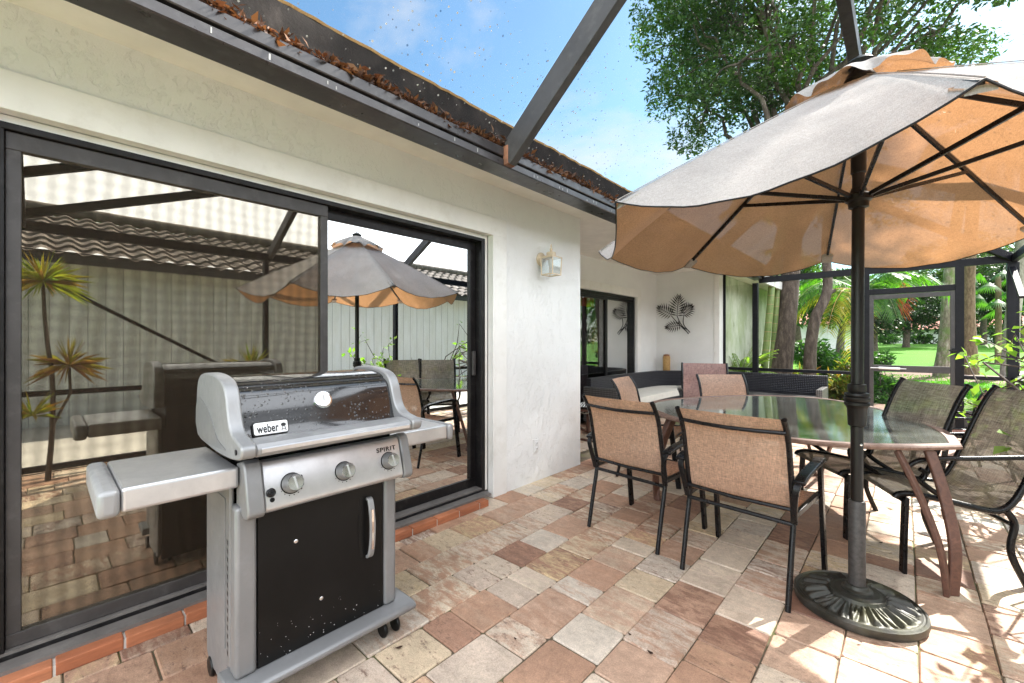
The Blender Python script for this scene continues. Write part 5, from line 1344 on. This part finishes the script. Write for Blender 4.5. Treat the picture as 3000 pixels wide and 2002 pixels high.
# distant tiled house
hb = px(2850,1004,76); hb.z = gz(hb.x,hb.y); dh = thing('distant_house', 'distant low white house with a terracotta tiled roof across the lawn', 'house', hb, R(-4))
MB().box((-11,-4,-.5),(11,4,2.75)).build('wall', paint('white_house_wall', (.62,.62,.60), .8), dh, 0)
m_ = MB()
for s_ in (-1, 1):
    rows = []
    for i in range(9):
        u = i/8
        rows.append([(x, s_*L(u,5,.0), L(u,2.6,5.0)+.06*math.sin(x*2*math.pi/.5)) for x in np.linspace(-12+2.2*u,12-2.2*u,200)])
    m_.sheet(rows)
m_.build('roof', M['tile_red'], dh, 40)
hb2 = px(2215,985,38); hb2 = px(2340,1004,44); hb2.z = gz(hb2.x,hb2.y); d2 = thing('distant_house', 'white house with a pinkish tiled roof glimpsed between the trunks behind the hedge', 'house', hb2, R(30))
MB().box((-5,-3,-.5),(5,3,2.6)).build('wall', paint('pale_house_wall', (.66,.66,.65), .8), d2, 0)
MB().add([(-5.6,-3.6,2.5),(5.6,-3.6,2.5),(5.6,3.6,2.5),(-5.6,3.6,2.5),(-3,0,4.2),(3,0,4.2)],[(0,1,5,4),(2,3,4,5),(1,2,5),(3,0,4),(3,2,1,0)]).build('roof', M['tile_red'], d2, 0)
# grass blades near the screen
rg = np.random.default_rng(5); n = 26000
a = rg.uniform(-.30,.32,n); d = 9.4+ (rg.uniform(0,1,n)**1.6)*14; X = d*np.tan(a); Yv = d
keep = ~((X > -3.6)&(X < -.2)&(Yv < 13.1)); X = X[keep]; Yv = Yv[keep]; n = len(X)
ang = rg.uniform(0,6.28,n); hh_ = rg.uniform(.03,.075,n); wd = .006+.0006*Yv
base = np.stack([X,Yv,np.full(n,-.045)],1); sx_ = np.stack([np.cos(ang)*wd,np.sin(ang)*wd,np.zeros(n)],1); tp = base+np.stack([rg.normal(0,.02,n),rg.normal(0,.02,n),hh_],1)
v = np.stack([base-sx_, base+sx_, tp],1).reshape(-1,3)
tag(raw('grass', v, np.arange(n*3).reshape(n,3), M['grass_blade']), kind='stuff')
# leaf litter in the gutter
rg = np.random.default_rng(77); n = 15000
yv = rg.uniform(-.6, 7.5, n); yv = yv[np.sin(yv*2.3+1)+np.sin(yv*5.1)+rg.normal(0,.6,n*1)[:n] > -1.9]; n = len(yv)
pt = np.stack([-1.968+rg.normal(0,.018,n), yv, 2.556+np.abs(rg.normal(0,.024,n))+.012*np.sin(yv*7)], 1)
tag(leaves('leaf_litter', pt, .042, M['dead_leaf'], None, seed=78, aspect=.4), kind='stuff')
for k, (u, v) in enumerate(((1168,1896),(1845,1857),(1510,1870),(2735,1480),(2790,1530),(2850,1540),(2905,1520),(2960,1490),(2820,1500),(2300,1868),(2520,1880),(2940,1600),(2900,1560),(2610,1620),(2580,1590),(2960,1545),(2870,1575),(1905,1910))):
    d = 1255*1.29/(v-1002); p = px(u, v, d); m_ = MB(); a = random.uniform(0,6.28); l_ = random.uniform(.008,.018)
    c_, s_ = math.cos(a), math.sin(a); q = lambda x, y, z: (x*c_-y*s_, x*s_+y*c_, z)
    m_.add([q(-l_,0,.004),q(-l_*.3,l_*.42,.002),q(l_*.4,l_*.36,.006),q(l_,0,.009),q(l_*.4,-l_*.36,.003),q(-l_*.3,-l_*.42,.005)],[(0,1,2,3,4,5)])
    o = m_.build('fallen_leaf', M['dead_leaf'], None, 0); o.location = (p.x,p.y,.003); tag(o, 'small dry brown leaf lying on the patio pavers', 'leaf', 'dry leaves lying on the pavers')
